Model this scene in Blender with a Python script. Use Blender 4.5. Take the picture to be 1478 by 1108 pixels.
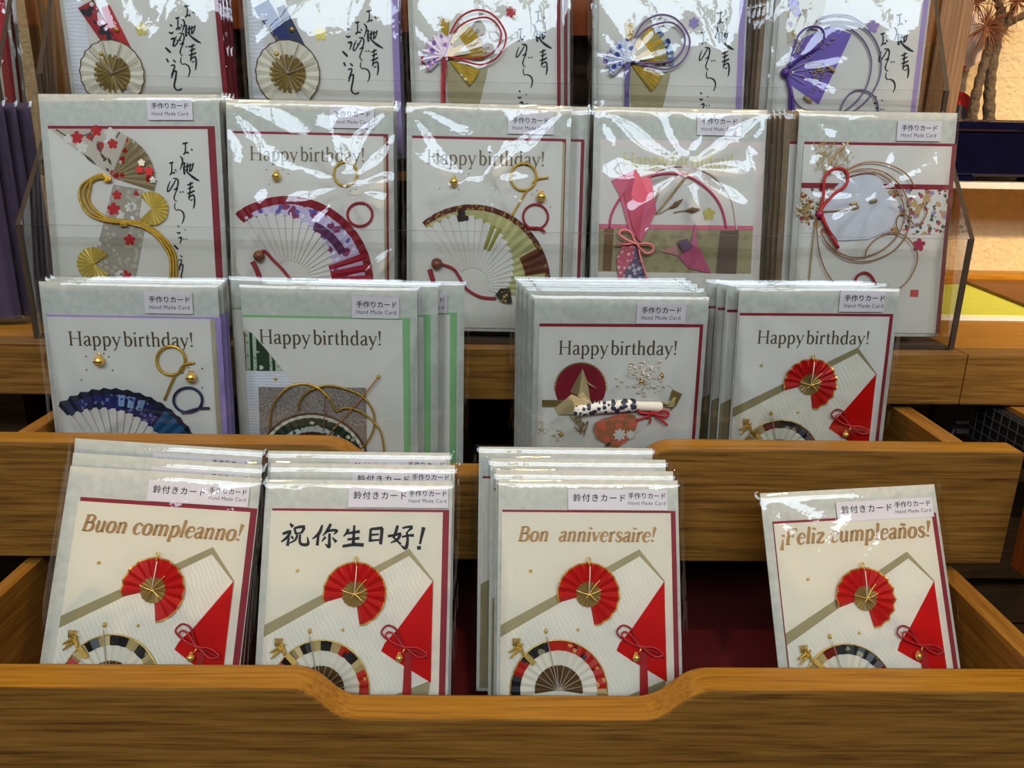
import bpy, bmesh, math, random
from mathutils import Matrix, Vector, noise

for _o in list(bpy.data.objects):
    bpy.data.objects.remove(_o, do_unlink=True)
scene = bpy.context.scene
COL = scene.collection
ZC = 1.30                       # camera height above the shop floor
R = math.radians

# ------------------------------------------------------------------ camera
FPX, IMW, IMH = 1140.0, 1478.0, 1108.0
PITCH, YAW, ROLL = R(17.25), R(1.1), R(1.0)
_F = Vector((math.sin(YAW) * math.cos(PITCH), math.cos(YAW) * math.cos(PITCH), -math.sin(PITCH)))
_R0 = Vector((math.cos(YAW), -math.sin(YAW), 0))
_U0 = _R0.cross(_F)
_RT = _R0 * math.cos(ROLL) + _U0 * math.sin(ROLL)
_UP = -_R0 * math.sin(ROLL) + _U0 * math.cos(ROLL)
EYE = Vector((0, 0, ZC))
cam_data = bpy.data.cameras.new('camera')
cam_data.sensor_width = 36.0
cam_data.lens = 36.0 * FPX / IMW
cam_data.clip_start = 0.02
cam = bpy.data.objects.new('camera', cam_data)
COL.objects.link(cam)
_m = Matrix((_RT, _UP, -_F)).transposed().to_4x4()
_m.translation = EYE
cam.matrix_world = _m
scene.camera = cam

# ------------------------------------------------------------------ world, lights, exposure
world = bpy.data.worlds.new('shop_ambience')
scene.world = world
world.use_nodes = True
_bg = world.node_tree.nodes['Background']
_bg.inputs['Color'].default_value = (1.0, 0.86, 0.70, 1)
_bg.inputs['Strength'].default_value = 0.32

def area_light(name, loc, target, sx, sy, energy, color, shape='RECTANGLE'):
    ld = bpy.data.lights.new(name, 'AREA')
    ld.shape = shape
    ld.size = sx
    ld.size_y = sy
    ld.energy = energy
    ld.color = color
    o = bpy.data.objects.new(name, ld)
    COL.objects.link(o)
    o.location = loc
    d = Vector(target) - Vector(loc)
    o.rotation_euler = d.to_track_quat('-Z', 'Y').to_euler()
    return o

# daylight through the tall shop window behind the visitor, and warm ceiling lamps
area_light('window_daylight', (0.1, -1.74, 2.87), (0.1, 0.3, 2.2), 3.3, 0.76, 56, (0.70, 0.85, 1.0))
for _x in (-0.75, 0.15, 1.0):
    area_light('ceiling_lamp_light', (_x, -0.35, 3.06), (_x * 0.6, 0.62, 1.0), 0.13, 0.13, 20, (1.0, 0.71, 0.38), 'DISK')
_wl = area_light('wall_fill_light', (0.95, -0.50, 2.30), (0.93, 0.98, 1.13), 0.1, 0.1, 2.6, (1.0, 0.72, 0.40), 'DISK')  # added warm spot without a fixture, aimed to light the wall and shelf
_wl.data.spread = R(42)

scene.view_settings.view_transform = 'Standard'
scene.view_settings.look = 'None'
scene.view_settings.exposure = 0.5
scene.view_settings.gamma = 1.0
scene.view_settings.use_curve_mapping = False
scene.cycles.transparent_max_bounces = 40
scene.cycles.max_bounces = 8

# ------------------------------------------------------------------ survey helpers (photo sight lines to points in the place)
def ray(px, py):
    return _F + _RT * ((px - IMW / 2) / FPX) + _UP * ((IMH / 2 - py) / FPX)

def on_depth(px, py, y):
    d = ray(px, py)
    return EYE + d * (y / d.y)

def on_height(px, py, z):
    d = ray(px, py)
    return EYE + d * ((z - ZC) / d.z)

# ------------------------------------------------------------------ materials
MATS = {}

def lin(c):
    return tuple(((v / 255) / 12.92 if v / 255 <= 0.04045 else ((v / 255 + 0.055) / 1.055) ** 2.4) for v in c)

def new_mat(key):
    m = bpy.data.materials.new(key)
    m.use_nodes = True
    MATS[key] = m
    nt = m.node_tree
    return m, nt, nt.nodes['Principled BSDF']

def mat(key, rgb=(200, 200, 200), rough=0.55, metal=0.0, spec=0.5, bump=None, vary=0.0, vscale=60.0):
    """plain procedural material: slight mottling of the colour, optional noise bump (scale, strength)"""
    if key in MATS:
        return MATS[key]
    m, nt, b = new_mat(key)
    c = lin(rgb)
    b.inputs['Base Color'].default_value = (*c, 1)
    b.inputs['Roughness'].default_value = rough
    b.inputs['Metallic'].default_value = metal
    b.inputs['Specular IOR Level'].default_value = spec
    tc = nt.nodes.new('ShaderNodeTexCoord')
    if vary:
        n = nt.nodes.new('ShaderNodeTexNoise')
        n.inputs['Scale'].default_value = vscale
        n.inputs['Detail'].default_value = 4
        r = nt.nodes.new('ShaderNodeValToRGB')
        r.color_ramp.elements[0].position = 0.3
        r.color_ramp.elements[1].position = 0.7
        r.color_ramp.elements[0].color = (*[v * (1 - vary) for v in c], 1)
        r.color_ramp.elements[1].color = (*[min(1, v * (1 + vary)) for v in c], 1)
        nt.links.new(tc.outputs['Object'], n.inputs['Vector'])
        nt.links.new(n.outputs['Fac'], r.inputs['Fac'])
        nt.links.new(r.outputs['Color'], b.inputs['Base Color'])
    if bump:
        n2 = nt.nodes.new('ShaderNodeTexNoise')
        n2.inputs['Scale'].default_value = bump[0]
        n2.inputs['Detail'].default_value = 5
        bp = nt.nodes.new('ShaderNodeBump')
        bp.inputs['Strength'].default_value = bump[1]
        bp.inputs['Distance'].default_value = bump[2] if len(bump) > 2 else 0.002
        nt.links.new(tc.outputs['Object'], n2.inputs['Vector'])
        nt.links.new(n2.outputs['Fac'], bp.inputs['Height'])
        nt.links.new(bp.outputs['Normal'], b.inputs['Normal'])
    return m

def mat_wood(key, dark, mid, light, rough=0.45, scale=1.0, axis='X'):
    """oak: long streaks along one axis, in metres"""
    if key in MATS:
        return MATS[key]
    m, nt, b = new_mat(key)
    tc = nt.nodes.new('ShaderNodeTexCoord')
    mp = nt.nodes.new('ShaderNodeMapping')
    s = {'X': (15, 380, 380), 'Y': (380, 15, 380), 'Z': (240, 240, 6)}[axis]
    mp.inputs['Scale'].default_value = [v * scale for v in s]
    n = nt.nodes.new('ShaderNodeTexNoise')
    n.inputs['Scale'].default_value = 1.0
    n.inputs['Detail'].default_value = 7
    n.inputs['Roughness'].default_value = 0.62
    n.inputs['Distortion'].default_value = 0.45
    r = nt.nodes.new('ShaderNodeValToRGB')
    e = r.color_ramp.elements
    e[0].position, e[1].position = 0.30, 0.72
    e[0].color, e[1].color = (*lin(dark), 1), (*lin(light), 1)
    k = r.color_ramp.elements.new(0.50)
    k.color = (*lin(mid), 1)
    bp = nt.nodes.new('ShaderNodeBump')
    bp.inputs['Strength'].default_value = 0.15
    bp.inputs['Distance'].default_value = 0.001
    L = nt.links.new
    L(tc.outputs['Object'], mp.inputs['Vector'])
    L(mp.outputs['Vector'], n.inputs['Vector'])
    L(n.outputs['Fac'], r.inputs['Fac'])
    L(r.outputs['Color'], b.inputs['Base Color'])
    L(n.outputs['Fac'], bp.inputs['Height'])
    L(bp.outputs['Normal'], b.inputs['Normal'])
    b.inputs['Roughness'].default_value = rough
    b.inputs['Specular IOR Level'].default_value = 0.35
    return m

def mat_washi(key, base, spots, rough=0.6, metal=0.0):
    """patterned paper: layers of flower-like voronoi spots (rgb, scale, size) over a base colour"""
    if key in MATS:
        return MATS[key]
    m, nt, b = new_mat(key)
    tc = nt.nodes.new('ShaderNodeTexCoord')
    prev = None
    for i, (rgb, sc, size) in enumerate(spots):
        v = nt.nodes.new('ShaderNodeTexVoronoi')
        v.inputs['Scale'].default_value = sc
        mp = nt.nodes.new('ShaderNodeMapping')
        mp.inputs['Location'].default_value = (0.37 * i, 0.61 * i, 0)
        mp.inputs['Scale'].default_value = (1, 1, 0.02)
        nz = nt.nodes.new('ShaderNodeTexNoise')
        nz.inputs['Scale'].default_value = sc * 2.4
        ad = nt.nodes.new('ShaderNodeMath')
        ad.operation = 'MULTIPLY_ADD'
        ad.inputs[1].default_value = 0.45
        lt = nt.nodes.new('ShaderNodeMath')
        lt.operation = 'LESS_THAN'
        lt.inputs[1].default_value = size * 1.9 + 0.22
        mx = nt.nodes.new('ShaderNodeMix')
        mx.data_type = 'RGBA'
        L = nt.links.new
        L(tc.outputs['Object'], mp.inputs['Vector'])
        L(mp.outputs['Vector'], v.inputs['Vector'])
        L(mp.outputs['Vector'], nz.inputs['Vector'])
        L(nz.outputs['Fac'], ad.inputs[0])
        L(v.outputs['Distance'], ad.inputs[2])
        L(ad.outputs[0], lt.inputs[0])
        L(lt.outputs[0], mx.inputs[0])
        if prev is None:
            mx.inputs[6].default_value = (*lin(base), 1)
        else:
            L(prev.outputs[2], mx.inputs[6])
        mx.inputs[7].default_value = (*lin(rgb), 1)
        prev = mx
    nt.links.new(prev.outputs[2], b.inputs['Base Color'])
    b.inputs['Roughness'].default_value = rough
    b.inputs['Metallic'].default_value = metal
    return m

def mat_crinkle(key, rgb, angle=0.0, scale=260.0, dark=0.86):
    """handmade paper with long wavy ridges"""
    if key in MATS:
        return MATS[key]
    m, nt, b = new_mat(key)
    tc = nt.nodes.new('ShaderNodeTexCoord')
    mp = nt.nodes.new('ShaderNodeMapping')
    mp.inputs['Rotation'].default_value = (0, 0, angle)
    w = nt.nodes.new('ShaderNodeTexWave')
    w.wave_type = 'BANDS'
    w.bands_direction = 'Y'
    w.inputs["Scale"].default_value = scale / 3.0
    w.inputs['Distortion'].default_value = 5.0
    w.inputs['Detail'].default_value = 2
    w.inputs['Detail Scale'].default_value = 0.8
    r = nt.nodes.new('ShaderNodeValToRGB')
    c = lin(rgb)
    r.color_ramp.elements[0].color = (*[v * dark for v in c], 1)
    r.color_ramp.elements[1].color = (*c, 1)
    r.color_ramp.elements[1].position = 0.55
    bp = nt.nodes.new('ShaderNodeBump')
    bp.inputs['Strength'].default_value = 0.25
    bp.inputs['Distance'].default_value = 0.0008
    L = nt.links.new
    L(tc.outputs['Object'], mp.inputs['Vector'])
    L(mp.outputs['Vector'], w.inputs['Vector'])
    L(w.outputs['Fac'], r.inputs['Fac'])
    L(r.outputs['Color'], b.inputs['Base Color'])
    L(w.outputs['Fac'], bp.inputs['Height'])
    L(bp.outputs['Normal'], b.inputs['Normal'])
    b.inputs['Roughness'].default_value = 0.6
    return m

def mat_film(key, rough, gain, tint=(0.985, 0.988, 0.992), bump=None):
    """clear plastic: see-through with a mirror-like skin"""
    if key in MATS:
        return MATS[key]
    m = bpy.data.materials.new(key)
    m.use_nodes = True
    MATS[key] = m
    nt = m.node_tree
    nt.nodes.clear()
    out = nt.nodes.new('ShaderNodeOutputMaterial')
    tr = nt.nodes.new('ShaderNodeBsdfTransparent')
    tr.inputs['Color'].default_value = (*tint, 1)
    gl = nt.nodes.new('ShaderNodeBsdfGlossy')
    gl.inputs['Roughness'].default_value = rough
    fr = nt.nodes.new('ShaderNodeFresnel')
    fr.inputs['IOR'].default_value = 1.5
    mu = nt.nodes.new('ShaderNodeMath')
    mu.operation = 'MULTIPLY'
    mu.use_clamp = True
    mu.inputs[1].default_value = gain
    mx = nt.nodes.new('ShaderNodeMixShader')
    L = nt.links.new
    L(fr.outputs[0], mu.inputs[0])
    L(mu.outputs[0], mx.inputs[0])
    L(tr.outputs[0], mx.inputs[1])
    L(gl.outputs[0], mx.inputs[2])
    L(mx.outputs[0], out.inputs['Surface'])
    if bump:
        tc = nt.nodes.new('ShaderNodeTexCoord')
        n = nt.nodes.new('ShaderNodeTexNoise')
        n.inputs['Scale'].default_value = bump[0]
        n.inputs['Detail'].default_value = 3
        bp = nt.nodes.new('ShaderNodeBump')
        bp.inputs['Strength'].default_value = bump[1]
        bp.inputs['Distance'].default_value = 0.001
        L(tc.outputs['Object'], n.inputs['Vector'])
        L(n.outputs['Fac'], bp.inputs['Height'])
        L(bp.outputs['Normal'], gl.inputs['Normal'])
    return m

OAK = mat_wood('oak_front', (74, 47, 14), (120, 83, 30), (142, 103, 46))
OAK_TOP_LIT = mat_wood('oak_top_lit', (132, 84, 14), (164, 110, 20), (182, 129, 36), rough=0.4)  # same oak as the fronts, overhead lamp light put into a lighter colour
OAK_SIDE = mat_wood('oak_side', (126, 80, 26), (156, 104, 38), (180, 128, 58), axis='Y')
OAK_POST = mat_wood('oak_post', (92, 66, 42), (132, 98, 66), (160, 124, 88), axis='Z', scale=1.3)
OAK_POST_LIT = mat_wood('oak_post_lit', (120, 78, 40), (172, 120, 66), (196, 146, 88), axis='Z')  # left post's oak lightened, lamp light put into its colour
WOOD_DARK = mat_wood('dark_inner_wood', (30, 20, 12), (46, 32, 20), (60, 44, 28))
WOOD_GREY = mat_wood('grey_brown_wood', (70, 54, 36), (92, 74, 50), (110, 90, 62))
WOOD_RED = mat_wood('red_brown_wood', (96, 46, 14), (124, 62, 22), (140, 76, 30), axis='Z')
PLASTER = mat('beige_plaster', (214, 186, 140), 0.9, bump=(170, 0.9, 0.004), vary=0.05, vscale=90)
FLOORM = mat('shop_floor', (110, 92, 74), 0.6, vary=0.1, vscale=4)
CEIL = mat('ceiling_paint', (150, 138, 124), 0.9, vary=0.03, vscale=5)
ENVELOPE = mat('pale_grey_envelope', (212, 207, 190), 0.75, vary=0.09, vscale=160)
FACE = mat('cream_card', (230, 220, 203), 0.7, vary=0.012, vscale=200)
FACE_WARM = mat('ivory_card', (234, 222, 196), 0.7, vary=0.012, vscale=200)
FACE_PINK = mat('pale_pink_card', (236, 216, 204), 0.7, vary=0.012, vscale=200)
STICKER = mat('white_sticker', (236, 222, 216), 0.5, vary=0.01)
INK = mat('black_ink', (22, 18, 18), 0.6, vary=0.1)
INK_SOFT = mat('grey_ink', (70, 64, 66), 0.6, vary=0.1)
CRIMSON = mat('crimson_card', (146, 22, 34), 0.6, vary=0.05)
LILAC = mat('lilac_card', (178, 150, 200), 0.6, vary=0.04)
LEAFG = mat('soft_green_card', (142, 190, 124), 0.6, vary=0.04)
PINKC = mat('pink_card', (226, 110, 128), 0.6, vary=0.04)
FOIL = mat('gold_foil_print', (116, 98, 70), 0.4, metal=0.4, vary=0.08)
FOIL_BRIGHT = mat('bright_gold_foil', (176, 132, 76), 0.45, metal=0.3, vary=0.08)
GOLD = mat('gold_metal', (226, 188, 98), 0.28, metal=0.65, vary=0.1, vscale=300, bump=(900, 0.3, 0.0006))
GOLD_PAPER = mat('gold_paper', (168, 142, 84), 0.42, metal=0.55, vary=0.1, vscale=200)
OLIVE_PAPER = mat('olive_gold_paper', (164, 148, 104), 0.5, metal=0.25, vary=0.08)
RED = mat('red_lacquer_paper', (206, 18, 14), 0.22, vary=0.05)
RED_MATT = mat('red_paper', (196, 20, 14), 0.5, vary=0.06)
RED_CORD = mat('red_cord', (168, 20, 30), 0.5, bump=(1800, 0.6, 0.0005), vary=0.1)
PINK_CORD = mat('pink_cord', (238, 130, 130), 0.5, bump=(1800, 0.6, 0.0005), vary=0.05)
PURPLE_CORD = mat('violet_cord', (74, 40, 128), 0.4, bump=(1800, 0.6, 0.0005), vary=0.1)
NAVY_CORD = mat('navy_cord', (40, 38, 74), 0.5, bump=(1800, 0.6, 0.0005), vary=0.1)
GOLD_CORD = mat('gold_cord', (214, 170, 64), 0.3, metal=0.85, bump=(1500, 0.8, 0.0006), vary=0.12, vscale=500)
COPPER_CORD = mat('copper_cord', (176, 120, 70), 0.35, metal=0.5, bump=(1500, 0.8, 0.0006), vary=0.15, vscale=500)
FILM = mat_film('clear_film', 0.03, 1.5, bump=(55, 0.2))
ACRYLIC = mat_film('clear_acrylic', 0.02, 0.45, tint=(0.993, 0.994, 0.991))
ACRYLIC_EDGE = mat('acrylic_cut_edge', (66, 55, 45), 0.3, vary=0.15, vscale=120)

# ------------------------------------------------------------------ mesh helpers
class G:
    """collects vertices and faces of ONE part"""
    def __init__(self):
        self.v, self.f, self.mi = [], [], []

    def add(self, vs, fs, mi=0):
        b = len(self.v)
        self.v += [tuple(p) for p in vs]
        self.f += [tuple(b + i for i in q) for q in fs]
        self.mi += [mi] * len(fs)
        return self

    def box(self, x0, y0, z0, x1, y1, z1, mi=0):
        vs = [(x, y, z) for z in (z0, z1) for y in (y0, y1) for x in (x0, x1)]
        return self.add(vs, [(0, 2, 3, 1), (4, 5, 7, 6), (0, 1, 5, 4), (2, 6, 7, 3), (0, 4, 6, 2), (1, 3, 7, 5)], mi)

    def sheet(self, pts, z0, z1, mi=0):
        """flat polygon in local XY with a real thickness"""
        a = sum(pts[i][0] * pts[(i + 1) % len(pts)][1] - pts[(i + 1) % len(pts)][0] * pts[i][1] for i in range(len(pts)))
        if a < 0:
            pts = pts[::-1]
        n = len(pts)
        vs = [(p[0], p[1], z0) for p in pts] + [(p[0], p[1], z1) for p in pts]
        fs = [tuple(range(n - 1, -1, -1)), tuple(range(n, 2 * n))]
        fs += [(i, (i + 1) % n, n + (i + 1) % n, n + i) for i in range(n)]
        return self.add(vs, fs, mi)

    def tube(self, pts, r, n=6, closed=False, mi=0):
        P = [Vector(p) for p in pts]
        m = len(P)
        up = Vector((0.13, 0.21, 0.97))
        rings = []
        for i in range(m):
            if closed:
                t = P[(i + 1) % m] - P[i - 1]
            else:
                t = P[min(i + 1, m - 1)] - P[max(i - 1, 0)]
            t = t.normalized() if t.length > 1e-9 else Vector((1, 0, 0))
            s = t.cross(up)
            s = s.normalized() if s.length > 1e-6 else Vector((1, 0, 0))
            u = s.cross(t)
            rr = r[i] if isinstance(r, (list, tuple)) else r
            rings.append([P[i] + (s * math.cos(6.2832 * k / n) + u * math.sin(6.2832 * k / n)) * rr for k in range(n)])
        vs = [q for g in rings for q in g]
        fs = []
        for i in range(m if closed else m - 1):
            j = (i + 1) % m
            fs += [(i * n + k, i * n + (k + 1) % n, j * n + (k + 1) % n, j * n + k) for k in range(n)]
        if not closed:
            fs += [tuple(range(n - 1, -1, -1)), tuple((m - 1) * n + k for k in range(n))]
        return self.add(vs, fs, mi)

    def ball(self, c, r, n=10, m=7, sq=(1, 1, 1), mi=0):
        vs = [(c[0], c[1], c[2] + r * sq[2])]
        for i in range(1, m):
            a = math.pi * i / m
            for k in range(n):
                b = 6.2832 * k / n
                vs.append((c[0] + r * sq[0] * math.sin(a) * math.cos(b), c[1] + r * sq[1] * math.sin(a) * math.sin(b), c[2] + r * sq[2] * math.cos(a)))
        vs.append((c[0], c[1], c[2] - r * sq[2]))
        fs = [(0, 1 + k, 1 + (k + 1) % n) for k in range(n)]
        for i in range(m - 2):
            fs += [(1 + i * n + k, 1 + (i + 1) * n + k, 1 + (i + 1) * n + (k + 1) % n, 1 + i * n + (k + 1) % n) for k in range(n)]
        e = len(vs) - 1
        fs += [(e, 1 + (m - 2) * n + (k + 1) % n, 1 + (m - 2) * n + k) for k in range(n)]
        return self.add(vs, fs, mi)

    def pleats(self, c, ra, rb, a0, a1, n, z, amp, jag=0.0, mi=0):
        """ring sector folded into n pleats; ra, rb may be functions of 0..1 along the sweep"""
        vs, fs = [], []
        fa = ra if callable(ra) else (lambda t: ra)
        fb = rb if callable(rb) else (lambda t: rb)
        rm = max(fb(0), fb(0.5), fb(1))
        k = 2 * n
        for i in range(k + 1):
            t = i / k
            a = math.radians(a0 + (a1 - a0) * t)
            h = amp if i % 2 else 0.0
            for r in (fa(t), fb(t) * (1 + (jag if i % 2 else 0))):
                vs.append((c[0] + r * math.cos(a), c[1] + r * math.sin(a), z + h * r / rm))
        for i in range(k):
            fs.append((2 * i, 2 * i + 1, 2 * i + 3, 2 * i + 2))
        return self.add(vs, fs, mi)

    def stroke(self, pts, z, smooth=True, k=1.0, mi=0, flat=False):
        """brush or pen stroke: points (x, y, width)"""
        P = [tuple(p) for p in pts]
        if smooth and len(P) > 2:
            Q = [P[0]] + P + [P[-1]]
            out = []
            for i in range(1, len(Q) - 2):
                for j in range(6):
                    t = j / 6
                    out.append(tuple(0.5 * ((2 * Q[i][a]) + (-Q[i - 1][a] + Q[i + 1][a]) * t + (2 * Q[i - 1][a] - 5 * Q[i][a] + 4 * Q[i + 1][a] - Q[i + 2][a]) * t * t + (-Q[i - 1][a] + 3 * Q[i][a] - 3 * Q[i + 1][a] + Q[i + 2][a]) * t ** 3) for a in range(3)))
            out.append(P[-1])
            P = out
        vs = []
        for i in range(len(P)):
            a, b = P[max(i - 1, 0)], P[min(i + 1, len(P) - 1)]
            dx, dy = b[0] - a[0], b[1] - a[1]
            l = math.hypot(dx, dy) or 1
            nx, ny = -dy / l, dx / l
            w = max(P[i][2], 1e-6) * 0.5 * k
            vs += [(P[i][0] + nx * w, P[i][1] + ny * w, z), (P[i][0] - nx * w, P[i][1] - ny * w, z)]
        fs = [(2 * i + 1, 2 * i + 3, 2 * i + 2, 2 * i) for i in range(len(P) - 1)]
        return self.add(vs, fs, mi)

    def make(self, name, mats, parent=None, smooth=False, bevel=0.0):
        me = bpy.data.meshes.new(name)
        me.from_pydata(self.v, [], self.f)
        ml = mats if isinstance(mats, (list, tuple)) else [mats]
        for m in ml:
            me.materials.append(m)
        if len(ml) > 1:
            me.polygons.foreach_set('material_index', self.mi)
        if bevel:
            bm = bmesh.new()
            bm.from_mesh(me)
            bmesh.ops.bevel(bm, geom=[e for e in bm.edges if len(e.link_faces) == 2 and e.calc_face_angle(0) > 0.5], offset=bevel, segments=2, affect='EDGES', profile=0.6)
            bm.to_mesh(me)
            bm.free()
        if smooth:
            me.polygons.foreach_set('use_smooth', [True] * len(me.polygons))
        me.update()
        o = bpy.data.objects.new(name, me)
        COL.objects.link(o)
        if parent is not None:
            o.parent = parent
        return o

def curve_pts(pts, z, closed=False, k=8):
    """smooth space curve through 2D points at local height z"""
    n = len(pts)
    P = [(p[0], p[1], p[2] if len(p) > 2 else z) for p in pts]
    out = []
    rng = range(n) if closed else range(n - 1)
    for i in rng:
        if closed:
            q = [P[(i + d) % n] for d in (-1, 0, 1, 2)]
        else:
            q = [P[max(i - 1, 0)], P[i], P[i + 1], P[min(i + 2, n - 1)]]
        for j in range(k):
            t = j / k
            out.append(tuple(0.5 * (2 * q[1][a] + (q[2][a] - q[0][a]) * t + (2 * q[0][a] - 5 * q[1][a] + 4 * q[2][a] - q[3][a]) * t * t + (3 * q[1][a] - q[0][a] - 3 * q[2][a] + q[3][a]) * t ** 3) for a in range(3)))
    if not closed:
        out.append(P[-1])
    return out

def circle_pts(c, rx, ry, z, a0=0, a1=360, n=40, tilt=0.0):
    out = []
    for i in range(n + 1 if a1 - a0 < 360 else n):
        a = math.radians(a0 + (a1 - a0) * i / n)
        x, y = rx * math.cos(a), ry * math.sin(a)
        out.append((c[0] + x * math.cos(tilt) - y * math.sin(tilt), c[1] + x * math.sin(tilt) + y * math.cos(tilt), z))
    return out

def flower_pts(c, r, n=5, ph=90, notch=0.0):
    out = []
    for i in range(n * 10):
        a = 6.2832 * i / (n * 10)
        rr = r * (0.56 + 0.44 * abs(math.cos(n * a / 2)) ** 0.7)
        out.append((c[0] + rr * math.cos(a + math.radians(ph)), c[1] + rr * math.sin(a + math.radians(ph))))
    return out

def tag(o, label, category, group=None, kind=None):
    o['label'] = label
    o['category'] = category
    if group:
        o['group'] = group
    if kind:
        o['kind'] = kind
    return o

def structure(o):
    o['kind'] = 'structure'
    return o

def empty(name, loc):
    o = bpy.data.objects.new(name, None)
    o.empty_display_size = 0.02
    COL.objects.link(o)
    o.location = loc
    return o

# ------------------------------------------------------------------ the shop room
structure(G().box(-3.2, -1.9, -0.05, 3.2, 1.2, 0.0).make('floor', FLOORM))
structure(G().box(-3.2, -1.9, 3.25, 3.2, 1.2, 3.3).make('ceiling', CEIL))
structure(G().box(-3.2, 1.06, 0.0, 3.2, 1.2, 3.25).make('wall_back', PLASTER))
_wf = G()
_wf.box(-3.2, -1.9, 0.0, 3.2, -1.8, 2.48)
_wf.box(-3.2, -1.9, 3.16, 3.2, -1.8, 3.25)
_wf.box(-3.2, -1.9, 2.48, -1.6, -1.8, 3.16)
_wf.box(1.8, -1.9, 2.48, 3.2, -1.8, 3.16)
structure(_wf.make('wall_front', WOOD_DARK))
_wn = G()
for _x in (-1.6, -0.76, 0.08, 0.92, 1.76):
    _wn.box(_x, -1.72, 2.48, _x + 0.045, -1.68, 3.16)
_wn.box(-1.6, -1.72, 2.74, 1.8, -1.68, 2.775)
structure(_wn.make('window_1', WOOD_DARK))
for _x in (-0.75, 0.15, 1.0):
    _l = empty('ceiling_lamp', (_x, -0.35, 3.25))
    tag(_l, 'round ceiling spotlight above the visitor, %s of three' % {-0.75: 'leftmost', 0.15: 'middle one', 1.0: 'rightmost'}[_x], 'lamp', 'ceiling spotlights')
    G().tube([(0, 0, 0), (0, 0, -0.12)], 0.012, 10).make('stem', INK, _l)
    _g = G().tube([(0, 0, -0.12), (0, 0.02, -0.15), (0, 0.055, -0.182)], [0.05, 0.075, 0.078], 20)
    _g.make('lamp_shade', INK, _l, smooth=True)

# ------------------------------------------------------------------ the drawer cabinet
Z = lambda z: ZC + z
cab = empty('display_cabinet', (0, 0.63, 0))
tag(cab, 'oak shop cabinet with two open drawers holding greeting cards', 'cabinet')
CI = Vector((0, -0.63, 0))          # parts are written in shop coordinates, shifted into the cabinet

def cpart(g, name, m, parent=None, bevel=0.0):
    o = g.make(name, m, parent or cab, bevel=bevel)
    if parent is None:
        o.location = CI
    return o

def drawer_front(y0, y1, x0, x1, zb, zt, dip):
    """front board with the hand dip cut in its top edge"""
    prof = [(x0, zb), (x1, zb), (x1, zt)]
    (ax, bx, cx, dx, zd) = dip
    def fil(p, q, s, r):
        v1 = (Vector(p) - Vector(q)).normalized()
        v2 = (Vector(s) - Vector(q)).normalized()
        a, b = Vector(q) + v1 * r, Vector(q) + v2 * r
        return [tuple(a.lerp(Vector(q), t).lerp(Vector(q).lerp(b, t), t)) for t in (0, .25, .5, .75, 1)]
    pts = [(x1, zt), (dx, zt), (cx, zd), (bx, zd), (ax, zt), (x0, zt)]
    for i in range(1, 5):
        prof += fil(pts[i - 1], pts[i], pts[i + 1], 0.010)
    prof.append((x0, zt))
    n = len(prof)
    vs = [(p[0], y0, p[1]) for p in prof] + [(p[0], y1, p[1]) for p in prof]
    fs = [tuple(range(n)), tuple(range(2 * n - 1, n - 1, -1))]
    mi = [0, 0]
    for i in range(n):
        j = (i + 1) % n
        fs.append((i, n + i, n + j, j))
        mi.append(1 if 2 <= i < n - 1 else 0)
    g = G()
    g.v, g.f, g.mi = vs, fs, mi
    return g

def drawer(name, y0, y1, zb, zt, dip, yback, inx, floor_mat, zfl, x1=0.389, x0=-0.392):
    d = empty(name, CI)
    d.parent = cab
    cpart(drawer_front(y0, y1, x0, x1, Z(zb), Z(zt), (dip[0], dip[1], dip[2], dip[3], Z(dip[4]))), 'front_panel', [OAK, OAK_TOP_LIT], d, bevel=0.0012)
    for s, (a, b) in ((-1, (-inx - 0.016, -inx - 0.0045)), (1, (inx - 0.002, inx + 0.014))):
        cpart(G().box(a, y1, Z(zb + 0.006), b, yback, Z(zt)), 'side_panel', OAK_SIDE, d, bevel=0.001)
    cpart(G().box(-inx, y1, Z(zfl - 0.006), inx - 0.002, yback, Z(zfl)), 'floor_panel', floor_mat, d)
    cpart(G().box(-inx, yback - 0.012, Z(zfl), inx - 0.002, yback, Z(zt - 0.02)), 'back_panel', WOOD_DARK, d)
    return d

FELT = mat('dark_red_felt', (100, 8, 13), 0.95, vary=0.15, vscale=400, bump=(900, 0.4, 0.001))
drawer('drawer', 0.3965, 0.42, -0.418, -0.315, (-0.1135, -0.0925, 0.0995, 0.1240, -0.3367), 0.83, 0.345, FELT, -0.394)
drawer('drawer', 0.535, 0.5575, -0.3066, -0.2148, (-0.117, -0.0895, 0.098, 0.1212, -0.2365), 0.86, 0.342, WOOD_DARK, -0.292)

cpart(G().box(-0.75, 0.63, Z(-0.2095), 0.3915, 0.654, Z(-0.1655)), 'fascia_board', [OAK], bevel=0.001)
cpart(G().box(0.3922, 0.63, Z(-0.2095), 0.80, 0.654, Z(-0.1655)), 'fascia_board', [OAK], bevel=0.001)
cpart(G().box(-0.75, 0.654, Z(-0.1875), 0.80, 1.058, Z(-0.1656)), 'tabletop', OAK_TOP_LIT)
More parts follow.
